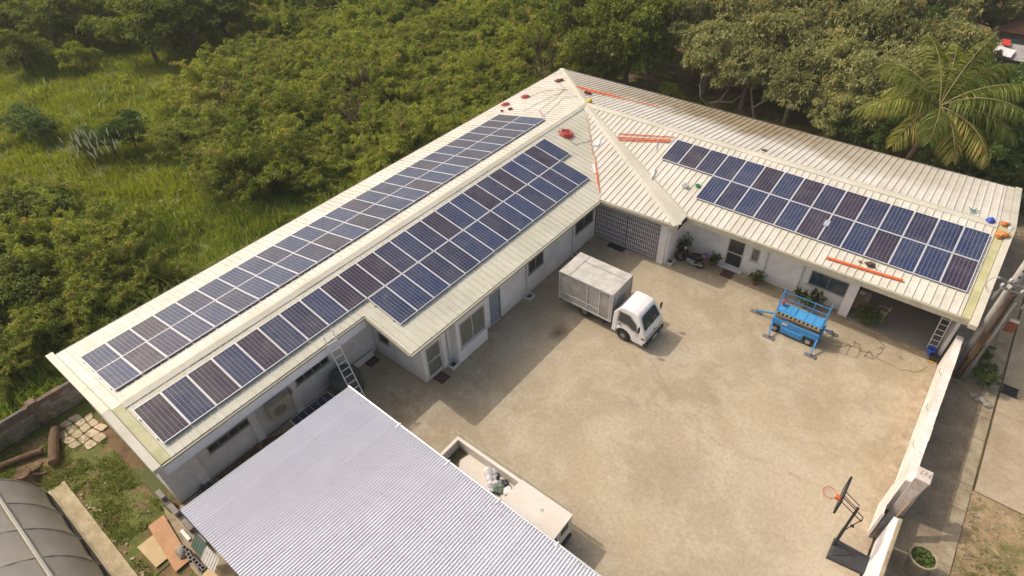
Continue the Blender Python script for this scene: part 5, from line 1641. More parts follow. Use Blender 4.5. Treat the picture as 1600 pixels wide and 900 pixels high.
Y = thing('tool_bag', 'brown tool bag with tools spilling above the orange pipe', 'tool bag', (18.6, 24.3, z))
part('bag', lump((18.55, 24.3, z + 0.03), (0.20, 0.12, 0.12), 9), mat('bag_brown', (0.10, 0.06, 0.04), 0.8), Y)
part('tool', MB().tube([(18.75, 24.35, z + 0.07), (19.0, 24.2, z + 0.06)], 0.02, 5).tube([(18.3, 24.36, z + 0.06), (18.5, 24.5, z + 0.1)], 0.03, 5), m_steel, Y)
part('strap', MB().tube([(18.6 + 0.15 * math.cos(k * PI / 6), 24.42 + 0.06 * math.sin(k * PI / 6), z + 0.12) for k in range(12)], 0.014, 4, closed=True), m_black, Y)
z = zS(0, 24.4)
small('glove', lump((18.12, 24.33, z + 0.02), (0.09, 0.07, 0.04), 12), plain('glove_olive', (0.25, 0.22, 0.10), 0.9), 'crumpled olive glove left of the tool bag', 'glove')
z = zS(0, 28.6)
Y = thing('cable_reel', 'orange and yellow tools heaped on the gable flashing of the right roof', 'tools', (22.62, 28.6, z))
part('reel', lump((22.55, 28.55, z + 0.05), (0.22, 0.2, 0.14), 15, rough=0.3), plain('reel_orange', (0.62, 0.20, 0.04), 0.5), Y)
part('rope', coil((22.75, 28.75), 0.2, lambda x, y: z, 10, 8, 0.018), m_yel, Y)
part('stick', MB().tube([(22.5, 28.2, z + 0.24), (22.85, 29.3, z + 0.3)], 0.022, 5), m_frame, Y)
z = zS(0, 29.2)
Y = thing('bag', 'orange and white bag on the ridge end of the right roof', 'bag', (22.52, 29.35, z))
part('cloth', lump((22.52, 29.35, z + 0.07), (0.17, 0.14, 0.1), 16), plain('cloth_orange', (0.5, 0.16, 0.05), 0.8), Y)
part('flap', lump((22.6, 29.5, z + 0.07), (0.13, 0.1, 0.1), 18), m_frame, Y)
z = zN(0, 29.7)
small('clamp', MB().beam((21.1, 29.95, z + 0.05), (21.5, 30.1, z + 0.05), 0.03, 0.03).beam((21.25, 29.75, z + 0.05), (21.35, 30.3, z + 0.05), 0.03, 0.03).beam((21.05, 30.2, z + 0.03), (21.4, 29.85, z + 0.05), 0.025, 0.03), plain('clamp_teal', (0.03, 0.20, 0.18), 0.5), 'little teal metal stand on the stained slope', 'stand')
z = zN(0, 30.2)
small('glove', lump((11.3, 30.1, z + 0.03), (0.17, 0.1, 0.07), 19), plain('glove_brown', (0.13, 0.07, 0.04), 0.9), 'brown glove on the ridge of the right wing', 'glove')
pm = bpy.data.meshes
z = zS(0, 25.8) + PH + 0.01
q = MB().slab([(15.98, 25.62, zS(0, 25.62) + PH + .05), (16.22, 25.62, zS(0, 25.62) + PH + .05), (16.22, 26.0, zS(0, 26.0) + PH + .05), (15.98, 26.0, zS(0, 26.0) + PH + .05)], 0.02)
small('clear_folder', q, plain('folder_grey', (0.42, 0.44, 0.48), 0.3), 'grey folder lying on a panel of the eave row', 'folder')
for (a, b, zf, w, lb) in (((4.0, 24.5), (4.5, 23.9), zE, .28, 'bright aluminium offcut beside the end of the courtyard array'), ((2.9, 26.9), (3.2, 25.9), off(zE, .1), .2, 'crumpled foil sheet in the valley under the hub'),
                          ((7.05, 25.75), (7.3, 24.9), off(zS2, -.0), .10, 'short silver rail lying on the hip flashing')):
    A1, B1 = Vector((a[0], a[1], zf(*a) + 0.07)), Vector((b[0], b[1], zf(*b) + 0.07))
    small('metal_offcut', MB().beam(A1, B1, w, 0.02), m_alub, lb, 'metal offcut')
for i, (a, b) in enumerate((((6.0, 27.9), (6.75, 28.35)), ((6.0, 27.9), (6.3, 27.2)))):
    small('metal_rail', MB().beam((*a, zS(*a) + 0.07), (*b, zS(*b) + 0.07), 0.04, 0.03), m_alu, ('grey rail lying beside the first right-wing panel, along the ridge', 'grey rail lying beside the first right-wing panel, pointing down the slope')[i], 'rail')

# ---------------------------------------------------------------- near-left yard
BW = thing('block_wall', 'weathered grey concrete block boundary wall between lawn and field', 'wall', (-6.45, -3.2, 0))
part('mortar', MB().box(-6.515, -6.375, -8.0, 1.2, -0.05, 1.2), m_mortar, BW)
rnd = random.Random(31)
for r in range(6):
    top = r == 5
    y = -8.0 + (0.19 if r % 2 else 0)
    while y < 1.1:
        if not (top and (y < -2.6 and y > -3.6 or rnd.random() < 0.12)):
            d = rnd.uniform(-0.008, 0.012)
            o = MB().bbox(-6.56, -6.335 + d, y, y + 0.368, r * 0.205 + 0.003, r * 0.205 + 0.192, 0.008)
            part('block', o, m_blocktop if (r > 3 and rnd.random() < 0.75) else m_block, BW)
        y += 0.38
part('pilaster', MB().bbox(-6.62, -6.26, -2.30, -1.95, 0, 1.34, 0.012), m_blocktop, BW)
m_bark = mat('log_bark', (0.17, 0.11, 0.065), 0.95, col2=(0.09, 0.055, 0.03), scale=5, bmp=0.8, bscale=14)
m_cut = mat('cut_wood', (0.30, 0.19, 0.10), 0.85, var=0.35, scale=6)
def log(pts, rs, label):
    t = thing('log', label, 'log', pts[0], 'cut logs')
    part('trunk', MB().tube(pts, rs, 12), m_bark, t)
    e, d = Vector(pts[-1]), (Vector(pts[-1]) - Vector(pts[-2])).normalized()
    part('cut_end', MB().tube([e + d * 0.001, e + d * 0.012], rs[-1] * 0.92, 12), m_cut, t)
    return t
log([(-5.5, -2.05, 0.2), (-4.9, -2.35, 0.22), (-4.2, -2.62, 0.2), (-3.8, -2.8, 0.18)], [0.17, 0.19, 0.2, 0.19], 'thick cut log lying on the lawn beside the paving stones')
log([(-5.7, -4.9, 0.12), (-5.3, -3.9, 0.14), (-4.95, -3.1, 0.15), (-4.8, -2.85, 0.15)], [0.11, 0.13, 0.13, 0.12], 'thin curved log by the block wall')
St = thing('tree_stump', 'ragged tree stump with spreading roots near the plastic tunnel', 'stump', (-3.95, -3.75, -0.03))
part('trunk', MB().lathe([(0.42, 0), (0.30, 0.15), (0.24, 0.35), (0.26, 0.5), (0.10, 0.46)], (-3.95, -3.75, -0.03), 11), m_bark, St)
for k in range(7):
    a = k * 0.9 + 0.2
    part('root', MB().tube([(-3.95 + 0.2 * math.cos(a), -3.75 + 0.2 * math.sin(a), 0.2), (-3.95 + 0.5 * math.cos(a), -3.75 + 0.5 * math.sin(a), 0.05), (-3.95 + 0.85 * math.cos(a + .2), -3.75 + 0.85 * math.sin(a + .2), -0.04)], [0.10, 0.06, 0.02], 6), m_bark, St)
Pv = thing('stone_paving', 'patch of pale irregular flagstones laid in the lawn', 'paving', (-4.6, -1.5, -0.03))
m_flag = mat('flagstone', (0.52, 0.43, 0.31), 0.85, col2=(0.40, 0.32, 0.21), scale=3, bmp=0.4, orand=0.3)
rnd = random.Random(8)
gx = [[-5.85 + i * 0.47 + rnd.uniform(-.09, .09) for j in range(6)] for i in range(7)]
gy = [[-2.25 + j * 0.36 + i * 0.05 + rnd.uniform(-.08, .08) for j in range(6)] for i in range(7)]
for i in range(5):
    for j in range(4):
        if (i, j) in ((0, 3), (4, 0), (4, 3), (0, 0)):
            continue
        q = [(gx[i][j], gy[i][j]), (gx[i + 1][j], gy[i + 1][j]), (gx[i + 1][j + 1], gy[i + 1][j + 1]), (gx[i][j + 1], gy[i][j + 1])]
        cx, cy = sum(p[0] for p in q) / 4, sum(p[1] for p in q) / 4
        pl = []
        for k in range(4):                       # worn corners, a mid-edge kink
            a, b = q[k], q[(k + 1) % 4]
            for u in (0.16, 0.5, 0.84):
                x, y = a[0] + (b[0] - a[0]) * u, a[1] + (b[1] - a[1]) * u
                w = 0.90 + rnd.uniform(-0.05, 0.03)
                pl.append((cx + (x - cx) * w, cy + (y - cy) * w))
        part('flagstone', MB().prism(pl, -0.05, rnd.uniform(-0.005, 0.03)), m_flag, Pv)
m_ply = mat('plywood_orange', (0.46, 0.24, 0.105), 0.6, col2=(0.36, 0.17, 0.07), scale=1.6)
m_ply2 = mat('plywood_pale', (0.50, 0.38, 0.20), 0.65, col2=(0.42, 0.30, 0.15), scale=2.5)
solid('plywood_sheet', MB().slab([(1.86, -1.78, 0.13), (4.2, -2.02, 0.06), (4.2, -1.46, 0.05), (1.92, -1.2, 0.16)], 0.018), m_ply, 'orange plywood sheet lying on top of the paler board', 'plywood')
solid('plywood_sheet', MB().slab([(2.25, -2.42, 0.06), (3.5, -2.36, 0.05), (3.5, -1.75, 0.04), (2.27, -1.80, 0.05)], 0.018), m_ply2, 'pale plywood board partly under the orange sheet', 'plywood')
m_hb = mat('hollow_block', (0.24, 0.22, 0.21), 0.9, var=0.3)
rnd = random.Random(5)
for i in range(9):
    x, y, z0 = 3.95 + (i % 5) * 0.34, -1.42 + 0.03 * (i % 3), 0.0 + (i // 5) * 0.2
    t = thing('hollow_block', 'grey hollow concrete block stacked at the shed corner', 'block', (x, y, z0), 'hollow blocks by the shed')
    b = MB()
    b.box(-.17, .17, -.07, -.045, 0, .18).box(-.17, .17, .045, .07, 0, .18).box(-.17, -.14, -.045, .045, 0, .18).box(.14, .17, -.045, .045, 0, .18).box(-.02, .02, -.045, .045, 0, .18)
    part('shell', b, m_hb, t, local=True)
    t.rotation_euler = (0, 0, rnd.uniform(-.15, .15))
def scrap(name, label, material, x0, x1, ya, za, yb, zb):
    t = solid(name, corrugated(x0, x1, ya, yb, lambda y: za + (zb - za) * (y - ya) / (yb - ya), 0.13, 0.016, 6, 1), material, label, 'metal sheet')
    return t
scrap('corrugated_scrap', 'short dark green corrugated sheet leaning against the zinc roof', mat('scrap_green', (0.10, 0.15, 0.115), 0.6), 4.35, 4.98, -1.22, 0.8, -0.86, 1.2)
scrap('corrugated_scrap', 'short white corrugated sheet leaning against the zinc roof', mat('scrap_white', (0.62, 0.60, 0.55), 0.5), 4.99, 5.78, -1.25, 0.75, -0.87, 1.15)
solid('scrap_boards', MB().beam((5.2, -1.4, 0.3), (6.3, -0.95, 0.5), 0.3, 0.03).beam((5.6, -1.5, 0.4), (6.6, -1.2, 0.45), 0.2, 0.03).beam((6.0, -1.3, 0.5), (6.9, -1.0, 0.7), 0.18, 0.03).beam((5.4, -1.1, .2), (6.5, -1.3, .36), .2, .03), m_ply2, 'loose pale timber boards heaped beside the white sheet', 'boards')
solid('white_scrap', MB().bbox(2.9, 3.5, -1.16, -1.04, 0.0, 0.05, 0.01), m_wht2, 'small white board on the bare soil by the shed wall', 'board')
solid('rubble_block', lump((3.75, -1.5, 0), (0.28, 0.2, 0.18), 77, 0.6, 2, 0.12), m_rock, 'pale concrete lump at the end of the orange plywood', 'rubble')
Lw = thing('alley_end_wall', 'low broken block wall closing the near end of the alley', 'wall', (2.6, -0.85, 0))
for r in range(3):
    for i in range(6):
        if r == 2 and i in (1, 3, 5):
            continue
        part('block', MB().bbox(1.15 + i * 0.5 + 0.2 * (r % 2), 1.63 + i * 0.5 + 0.2 * (r % 2), -0.95, -0.77, r * 0.21, r * 0.21 + 0.2, 0.01), m_block, Lw)
# plastic tunnel
Gh = thing('greenhouse', 'arched greenhouse tunnel covered in dusty grey plastic', 'greenhouse', (3, -7.05, 0))
m_cover = mat('tunnel_cover', (0.33, 0.30, 0.26), 0.45, col2=(0.27, 0.245, 0.21), scale=0.9, spec=0.5)
GX0, R_ = -2.55, 3.5
def arc(a, r=R_):
    return (-7.05 + r * math.cos(a), max(0.0, r * math.sin(a)))
for i in range(7):
    x0, x1 = GX0 + i * 1.5, GX0 + (i + 1) * 1.5
    v, f = [], []
    n = 22
    for x, sg in ((x0, 0), ((x0 + x1) / 2, -0.05), (x1, 0)):
        for k in range(n + 1):
            y, z = arc(PI * k / n, R_ + sg)
            v.append((x, y, z + 0.02))
    for q in range(2):
        for k in range(n):
            a = q * (n + 1) + k
            f.append((a, a + n + 1, a + n + 2, a + 1))
    part('cover_bay', MB().add(v, f), m_cover, Gh, smooth=True)
    part('hoop', MB().tube([(x0, *arc(PI * k / 20, R_ + 0.005)) for k in range(21)], 0.035, 6), m_gutter, Gh)
for a in (0.74, 1.57, 2.4):
    y, z = arc(a, R_ + 0.04)
    part('batten', MB().beam((GX0, y, z + 0.02), (GX0 + 10.5, y, z + 0.02), 0.09, 0.05, up=(0, math.cos(a), math.sin(a))), m_cap, Gh)
v = [(GX0 + 0.02, *arc(PI * k / 20, R_ - 0.03)) for k in range(21)]
part('end_wall', MB().add(v + [(x + 0.03, y, z) for x, y, z in v], [tuple(range(21)), tuple(range(21, 42))[::-1]]), m_cover, Gh)
part('base_strip', MB().box(GX0, GX0 + 10.5, -3.56, -3.50, -0.05, 0.22), m_dark, Gh)

# ---------------------------------------------------------------- vegetation
F_feather = foliage_mat('leaves_feathery', (0.15, 0.19, 0.02), (0.36, 0.395, 0.052), 0.46, (0.36, 0.24, 0.09))
F_dark = foliage_mat('leaves_dark', (0.09, 0.125, 0.02), (0.24, 0.28, 0.05), 0.38)
F_mango = foliage_mat('leaves_mango', (0.19, 0.20, 0.075), (0.41, 0.41, 0.165), 0.36, (0.40, 0.27, 0.10))
F_lush = foliage_mat('leaves_lush', (0.06, 0.10, 0.026), (0.17, 0.24, 0.066), 0.34)
F_bush = foliage_mat('leaves_bush', (0.14, 0.185, 0.02), (0.32, 0.35, 0.05), 0.42)
F_grass = foliage_mat('blades_field', (0.14, 0.185, 0.016), (0.32, 0.345, 0.034), 0.46, (0.40, 0.33, 0.13))
F_cane = foliage_mat('blades_cane', (0.11, 0.165, 0.018), (0.28, 0.34, 0.05), 0.45, (0.38, 0.32, 0.14))
F_lawn = foliage_mat('blades_lawn', (0.11, 0.15, 0.022), (0.24, 0.265, 0.055), 0.4, (0.34, 0.28, 0.13))
F_palm = foliage_mat('palm_leaflets', (0.12, 0.16, 0.028), (0.34, 0.35, 0.07), 0.42, (0.44, 0.34, 0.11))
m_trunk = mat('tree_bark', (0.20, 0.155, 0.105), 0.95, col2=(0.10, 0.075, 0.05), scale=4, bmp=0.6, bscale=16)
m_trunkp = mat('pale_bark', (0.34, 0.27, 0.19), 0.95, col2=(0.20, 0.15, 0.10), scale=4, bmp=0.6, bscale=16)

def tree_meshes(seed, n_cl, n_leaf, ln, wd, fmat, bmat, R=2.6, ZC=3.0, RZ=2.0, flat=0.35, droop=0.3, thick=0.13, spread=0.62, low=0.0, puff=1.0):
    rng = np.random.default_rng(seed)
    tr = MB()
    # trunk and limbs
    lean = rng.uniform(-0.25, 0.25, 2)
    fork = np.array([lean[0], lean[1], max(0.5, ZC - RZ * 0.75)])
    tr.tube([(0, 0, -0.1), (lean[0] * 0.4, lean[1] * 0.5, fork[2] * 0.5), tuple(fork)], [thick * 1.25, thick, thick * 0.8], 8)
    cl = []
    while len(cl) < n_cl:
        q = rng.normal(size=3)
        q /= np.linalg.norm(q)
        q *= rng.uniform(0.35, 1.0) ** 0.55
        if q[2] < -0.55 + low:
            continue
        lump_ = 1 + 0.28 * math.sin(3 * math.atan2(q[1], q[0]) + seed) + rng.uniform(-0.22, 0.22)
        cl.append((q[0] * R * 0.86 * lump_, q[1] * R * 0.86 * lump_, ZC + q[2] * RZ * 0.86 * (0.9 + 0.2 * rng.random())))
    cl = np.array(cl)
    nl = 7
    order = rng.permutation(n_cl)[:nl * 3]
    for i in range(nl):
        c = cl[order[i]]
        mid = fork + (c - fork) * 0.5 + rng.normal(size=3) * 0.15
        tr.tube([tuple(fork), tuple(mid), tuple(c)], [thick * 0.6, thick * 0.4, thick * 0.15], 6)
        for j in range(2):
            c2 = cl[order[nl + i * 2 + j]]
            tr.tube([tuple(mid), tuple(mid + (c2 - mid) * 0.55 + rng.normal(size=3) * 0.1), tuple(c2)], [thick * 0.3, thick * 0.2, thick * 0.08], 5)
    # leaves clump by clump
    SP = 6
    per = n_leaf // n_cl // SP
    P, N, T = [], [], []
    for c in cl:
        rc = R * rng.uniform(0.10, 0.30) * puff
        d = rng.normal(size=(per, 3))
        d /= np.linalg.norm(d, axis=1, keepdims=True)
        d[:, 2] = np.where(d[:, 2] < -0.3, -d[:, 2], d[:, 2])
        rad_ = rng.uniform(0.25, 1.0, (per, 1)) ** 0.6 * rc
        P.append(np.repeat(c + d * rad_ * np.array([1.15, 1.15, 0.75]), SP, 0) + rng.normal(size=(per * SP, 3)) * ln * 0.22)
        d = np.repeat(d, SP, 0)
        out = c - np.array([0, 0, ZC - RZ * 0.4])
        out = out / (np.linalg.norm(out) + 1e-6)
        N.append(d * spread + out * 0.55 + rng.normal(size=(per * SP, 3)) * 0.6 + np.array([0, 0, flat]))
        T.append(np.clip(np.repeat(rng.normal(rng.uniform(0.2, 0.75), 0.26, per), SP) + rng.normal(0, 0.1, per * SP), 0, 1))
    P, N, T = np.concatenate(P), np.concatenate(N), np.concatenate(T)
    k = len(P)
    cr = leaf_mesh('crown', P, N, rng.uniform(0.7, 1.35, k) * ln, rng.uniform(0.7, 1.25, k) * wd, fmat, T, droop)
    return tr.mesh('trunk', bmat), cr

def feather_meshes(seed, n_br=34, fmat=None, bmat=None, H=5.0, R=2.7):
    """multi-stemmed tree: arching stems, side twigs along their outer part, and fine pinnate sprays on every twig"""
    rng = np.random.default_rng(seed)
    tr = MB()
    P, N, T = [], [], []
    for b in range(n_br):
        az = rng.uniform(0, 2 * PI)
        el = rng.uniform(0.35, 1.45)
        L = H * rng.uniform(0.55, 1.0) * (0.72 + 0.28 * math.sin(el))
        p = np.array([rng.normal(0, 0.12), rng.normal(0, 0.12), 0.15 + rng.uniform(0, 0.8)])
        pts = [p.copy()]
        e = el + 0.25
        for k in range(7):
            p = p + np.array([math.cos(az) * math.cos(e) * R / 2.7, math.sin(az) * math.cos(e) * R / 2.7, math.sin(e)]) * L / 7
            p = p + rng.normal(size=3) * 0.05
            e -= rng.uniform(0.06, 0.20)
            az += rng.normal(0, 0.08)
            pts.append(p.copy())
        if b % 2 == 0:
            tr.tube([tuple(q) for q in pts], [0.06 - 0.007 * k for k in range(8)], 5)
        tone = rng.uniform(0.15, 0.85)
        for k in range(13):
            u = rng.uniform(0.32, 1.0) * 6.99
            i = int(u)
            base = pts[i] + (pts[i + 1] - pts[i]) * (u - i)
            ax = (pts[i + 1] - pts[i]) / np.linalg.norm(pts[i + 1] - pts[i])
            d = rng.normal(size=3) * 0.8 + ax * 0.7 + np.array([0, 0, 0.12])
            d /= np.linalg.norm(d)
            l = rng.uniform(0.35, 0.8)
            n = 26
            s_ = rng.uniform(0.1, 1.0, (n, 1))
            q = base + d * l * s_ - np.array([0, 0, 1.0]) * (l * s_) ** 2 * 0.3 + rng.normal(size=(n, 3)) * 0.05
            P.append(q)
            N.append(d * 0.5 + rng.normal(size=(n, 3)) * 0.7 + np.array([0, 0, 0.15]))
            T.append(np.clip(rng.normal(tone, 0.16) + rng.normal(0, 0.10, n), 0, 1))
    P, N, T = np.concatenate(P), np.concatenate(N), np.concatenate(T)
    k = len(P)
    cr = leaf_mesh('crown', P, N, rng.uniform(0.18, 0.36, k), rng.uniform(0.05, 0.085, k), fmat, T, 0.3)
    return tr.mesh('trunk', bmat), cr

def put_tree(name, meshes, x, y, s, sz, rz, label, cat='tree', group=None, z=-0.06):
    t = thing(name, label, cat, (x, y, z), group, rz)
    t.scale = (s, s, sz)
    for nm, me in zip(('trunk', 'crown'), meshes):
        o = bpy.data.objects.new(nm, me)
        COL.objects.link(o)
        o.parent = t
    return t

feather = [feather_meshes(100 + i, 34 + 2 * i, F_feather, m_trunk, R=2.5 + 0.25 * i) for i in range(5)]
mango = [tree_meshes(200 + i, 80, 17000, 0.21, 0.095, F_mango, m_trunkp, RZ=1.9, flat=0.15, droop=0.5, thick=0.16) for i in range(4)]
darkt = [tree_meshes(300 + i, 64, 14000, 0.22, 0.10, F_dark, m_trunk, RZ=2.2, flat=0.2, droop=0.4, thick=0.15) for i in range(3)]
lush = [tree_meshes(400 + i, 44, 10000, 0.20, 0.10, F_lush, m_trunk, RZ=2.0, flat=0.3, thick=0.12, low=-0.3) for i in range(3)]
bushm = [tree_meshes(500 + i, 34, 8000, 0.20, 0.075, F_bush, m_trunk, R=2.0, ZC=1.0, RZ=1.1, flat=0.4, thick=0.06, low=0.3) for i in range(3)]

def inside(p, poly):
    c = False
    for i in range(len(poly)):
        (x0, y0), (x1, y1) = poly[i], poly[i - 1]
        if (y0 > p[1]) != (y1 > p[1]) and p[0] < (x1 - x0) * (p[1] - y0) / (y1 - y0) + x0:
            c = not c
    return c
def scatter(poly, dmin, n, seed, taken=()):
    rnd = random.Random(seed)
    xs, ys_ = [p[0] for p in poly], [p[1] for p in poly]
    out = list(taken)
    k0 = len(out)
    for _ in range(n * 40):
        p = (rnd.uniform(min(xs), max(xs)), rnd.uniform(min(ys_), max(ys_)))
        if inside(p, poly) and all((p[0] - q[0]) ** 2 + (p[1] - q[1]) ** 2 > dmin * dmin for q in out):
            out.append(p)
            if len(out) - k0 >= n:
                break
    return out[k0:]

rnd = random.Random(77)
THICK = [(-9.5, 17), (-9.0, 30), (-8.6, 37), (-8.5, 41), (-12, 47), (-30, 50), (-39, 30), (-33, 22), (-28, 15.5), (-22, 13), (-16, 12.5)]
for x, y in scatter(THICK, 1.95, 175, 5):
    s = rnd.uniform(0.55, 1.05)
    put_tree('feathery_tree', rnd.choice(feather), x, y, s, s * rnd.uniform(0.5, 0.9), rnd.uniform(0, 6.3),
             'feathery olive-green tree ' + ('on the thicket edge along the cane grass of the long roof' if x > -12.5 else 'on the thicket edge beside the open meadow' if x < -27 else 'in the near end of the thicket by the rough grass' if y < 19 else 'deep in the middle of the thicket' if y < 36 else 'at the far end of the thicket behind the roof corner'), group='trees of the thicket')
FAR = [(-8, 47.5), (-30, 50.5), (-40, 32), (-46, 36), (-70, 40), (-75, 60), (-30, 82), (-10, 72)]
for x, y in scatter(FAR, 3.3, 100, 6):
    s = rnd.uniform(0.8, 1.25)
    put_tree('feathery_tree', rnd.choice(feather), x, y, s, s * rnd.uniform(0.7, 0.95), rnd.uniform(0, 6.3), 'tall feathery tree at the far edge of the thicket', group='trees beyond the thicket')
for i, (x, y, zc, r) in enumerate([(-50.4, 21.74, 3.5, 3.6), (-42.89, 21.85, 3.6, 3.4), (-41.7, 25.46, 3.4, 3.4), (-41.72, 28.8, 3.4, 3.2), (-57.4, 18.45, 3.2, 3.6), (-52.56, 19.61, 3.4, 3), (-56.1, 14.44, 3, 3), (-50.42, 13.25, 2.4, 2.2),
                                   (-60, 24, 4, 4), (-55, 28, 4, 4), (-48, 27, 4, 3.6), (-64, 20, 3.6, 3.6), (-63, 14, 3, 3.4), (-70, 22, 4, 4), (-66, 29, 4.2, 4), (-58, 34, 4.2, 4), (-50, 33, 4, 3.8), (-70, 14, 3.6, 3.6), (-76, 18, 4, 4), (-62, 9, 2.8, 3)]):
    put_tree('dark_tree', darkt[i % 3] if i % 4 else feather[i % 5], x, y, r / 2.6, zc / 3.0, i * 1.3, 'dark green spreading tree along the far side of the meadow', group='trees across the meadow')
for i, (x, y, zc, r, lb) in enumerate([(-47.61, 16.88, 1.1, 1.9, 'rounded yellow-green bush in the far meadow, in front of the dark trees'), (-49.6, 14.87, .9, 1.4, 'lower bush touching the left of the rounded meadow bush'),
                                       (-43.09, 23.97, 1.4, 1.7, 'tall rounded bush at the foot of the dark trees'), (-36.63, 8.21, 1.2, 2., 'dark bush at the left edge of the meadow'), (-34.53, 8.9, 1., 1.4, 'smaller dark bush beside the left meadow bush'),
                                       (-27.87, 10.8, 1.4, 1.6, 'dark bush right behind the white plume grass'), (-29.31, 9.91, 1., 1.2, 'bush behind the left end of the plume grass'), (-27.02, 12.09, 1.6, 1.6, 'bush between plume grass and thicket')]):
    put_tree('bush', (bushm if i < 3 else lush)[i % 3], x, y, r / (2.0 if i < 3 else 2.6), zc / (1.0 if i < 3 else 2.6), i * 1.1, lb, 'bush')
for i, (x, y, zc, r) in enumerate([(-20.88, 3.1, 2.2, 2.2), (-17.29, 4.18, 2.4, 2.2), (-15.57, 5.41, 2.2, 2.), (-15.01, 2., 2.4, 2.3), (-12.54, 3.18, 2.4, 2.2), (-12.68, 5.01, 2., 1.8), (-14.18, .41, 2.2, 2.), (-11.15, 1.2, 2., 2.),
                                   (-10.65, 3., 1.8, 1.8), (-10.88, 4.97, 1.6, 1.5), (-17.63, 1.42, 2.4, 2.2), (-11.12, -.43, 1.6, 1.6), (-17.9, .2, 2.2, 2.4), (-13.97, -.89, 2., 2.2), (-23.09, 4.76, 1.8, 1.7), (-25.94, 3.61, 1.8, 1.8), (-22, 1.5, 2.2, 2.2), (-10.2, -2.2, 1.5, 1.6)]):
    m_ = feather[i % 5] if i % 6 else darkt[i % 3]
    put_tree('dark_thicket_tree', m_, x, y, r / 2.6, zc / 3.2, i * 0.9, 'dark feathery tree of the clump at the left side of the long roof', group='trees of the left clump')
MANGO = [(1.85, 43.88, 3.6, 2.8), (5.37, 43.0, 3.2, 2.6), (6.2, 45.54, 4.2, 3.2), (8.91, 42.6, 3.2, 2.6), (10.64, 44.02, 3.8, 3.), (10.35, 48.47, 4.6, 3.2), (6.97, 51.54, 5, 3.4), (3.05, 49.96, 5, 3.4), (-.35, 46.86, 4.6, 3.),
         (13.33, 42.8, 3.2, 2.6), (12.07, 41.2, 2.4, 2.), (12.55, 49.92, 4.6, 3.2), (11.33, 56.15, 5, 3.4), (13.7, 57.37, 4.6, 3.), (2.47, 56.72, 5.5, 3.8), (7.32, 59.69, 5.5, 3.8), (-2.74, 55.75, 5, 3.6), (14.6, 46.0, 3.6, 2.8), (15.5, 50, 4, 3), (9, 53, 4.6, 3.2), (5, 47.5, 4.4, 3)]
for i, (x, y, zc, r) in enumerate(MANGO):
    put_tree('broadleaf_tree', mango[i % 4], x, y, r / 2.6, zc / 3.0, i * 1.7, 'grey-green broad-leaved tree behind the stained roof slope', group='broad-leaved trees behind the right wing')
for i, (x, y, zc, r) in enumerate([(-4.24, 42.26, 4.6, 3.4), (-5.9, 40.6, 4., 2.8), (-1.98, 42.0, 3.2, 2.2), (-8.89, 47.44, 5, 3.6), (-4.84, 47.89, 5, 3.4), (-10.59, 44.14, 4, 3)]):
    put_tree('dark_tree', darkt[i % 3], x, y, r / 2.6, zc / 3.0, i * 1.3, 'dark dense tree behind the far roof corner', group='dark trees behind the roof corner')
for i, (x, y, zc, r) in enumerate([(20.26, 42.9, 3.6, 2.6), (22.04, 41.6, 3.2, 2.4), (20.9, 39.2, 2.8, 2.0), (19.4, 39.0, 2., 1.6), (23.0, 39.6, 2.4, 2.1), (20.53, 46.89, 3.4, 2.2), (15.6, 40.6, 2.2, 1.6), (13.55, 40.3, 1.8, 1.5), (21.53, 48.67, 3, 2), (22.3, 38.4, 1.6, 1.3), (18.3, 44.5, 3, 2.4), (24.8, 42, 3, 2.4), (25.4, 38.6, 2, 1.8)]):
    put_tree('lush_tree', lush[i % 3], x, y, r / 2.6, zc / 3.0, i * 1.3, 'lush dark green tree near the coconut palm', group='lush trees round the palm')
for i, (x, y, zc, r) in enumerate([(14.67, 63.22, 4.5, 3), (17.68, 66, 3.5, 2.4), (17.2, 55.5, 3, 2), (18.9, 70, 4, 2.8), (14.9, 53.29, 4, 2.6), (22.2, 55.5, 2, 1.4), (12, 66, 5, 3.6), (5, 67, 5, 3.8), (-3, 64, 5, 3.8), (22, 66, 3.4, 2.6), (16, 74, 4.5, 3.5), (9, 73, 5, 3.8), (22, 75, 4, 3.4), (2, 76, 5, 4), (23.5, 60, 3, 2.2)]):
    put_tree('broadleaf_tree', (mango + lush)[i % 7], x, y, r / 2.6, zc / 3.0, i * 1.3, 'far broad-leaved tree near the rusty-roofed houses', group='trees near the houses')
put_tree('shrub', lush[1], 24.2, 23.6, 0.22, 0.24, 0.4, 'dark green shrub at the foot of the utility pole', 'shrub')
put_tree('shrub', lush[2], 23.9, 25.0, 0.2, 0.22, 2.0, 'green shrub against the right end wall behind the utility pole', 'shrub')
put_tree('shrub', bushm[0], 0.4, 40.6, 0.55, 0.8, 1.0, 'pale green shrub behind the ridge of the right wing', 'shrub')

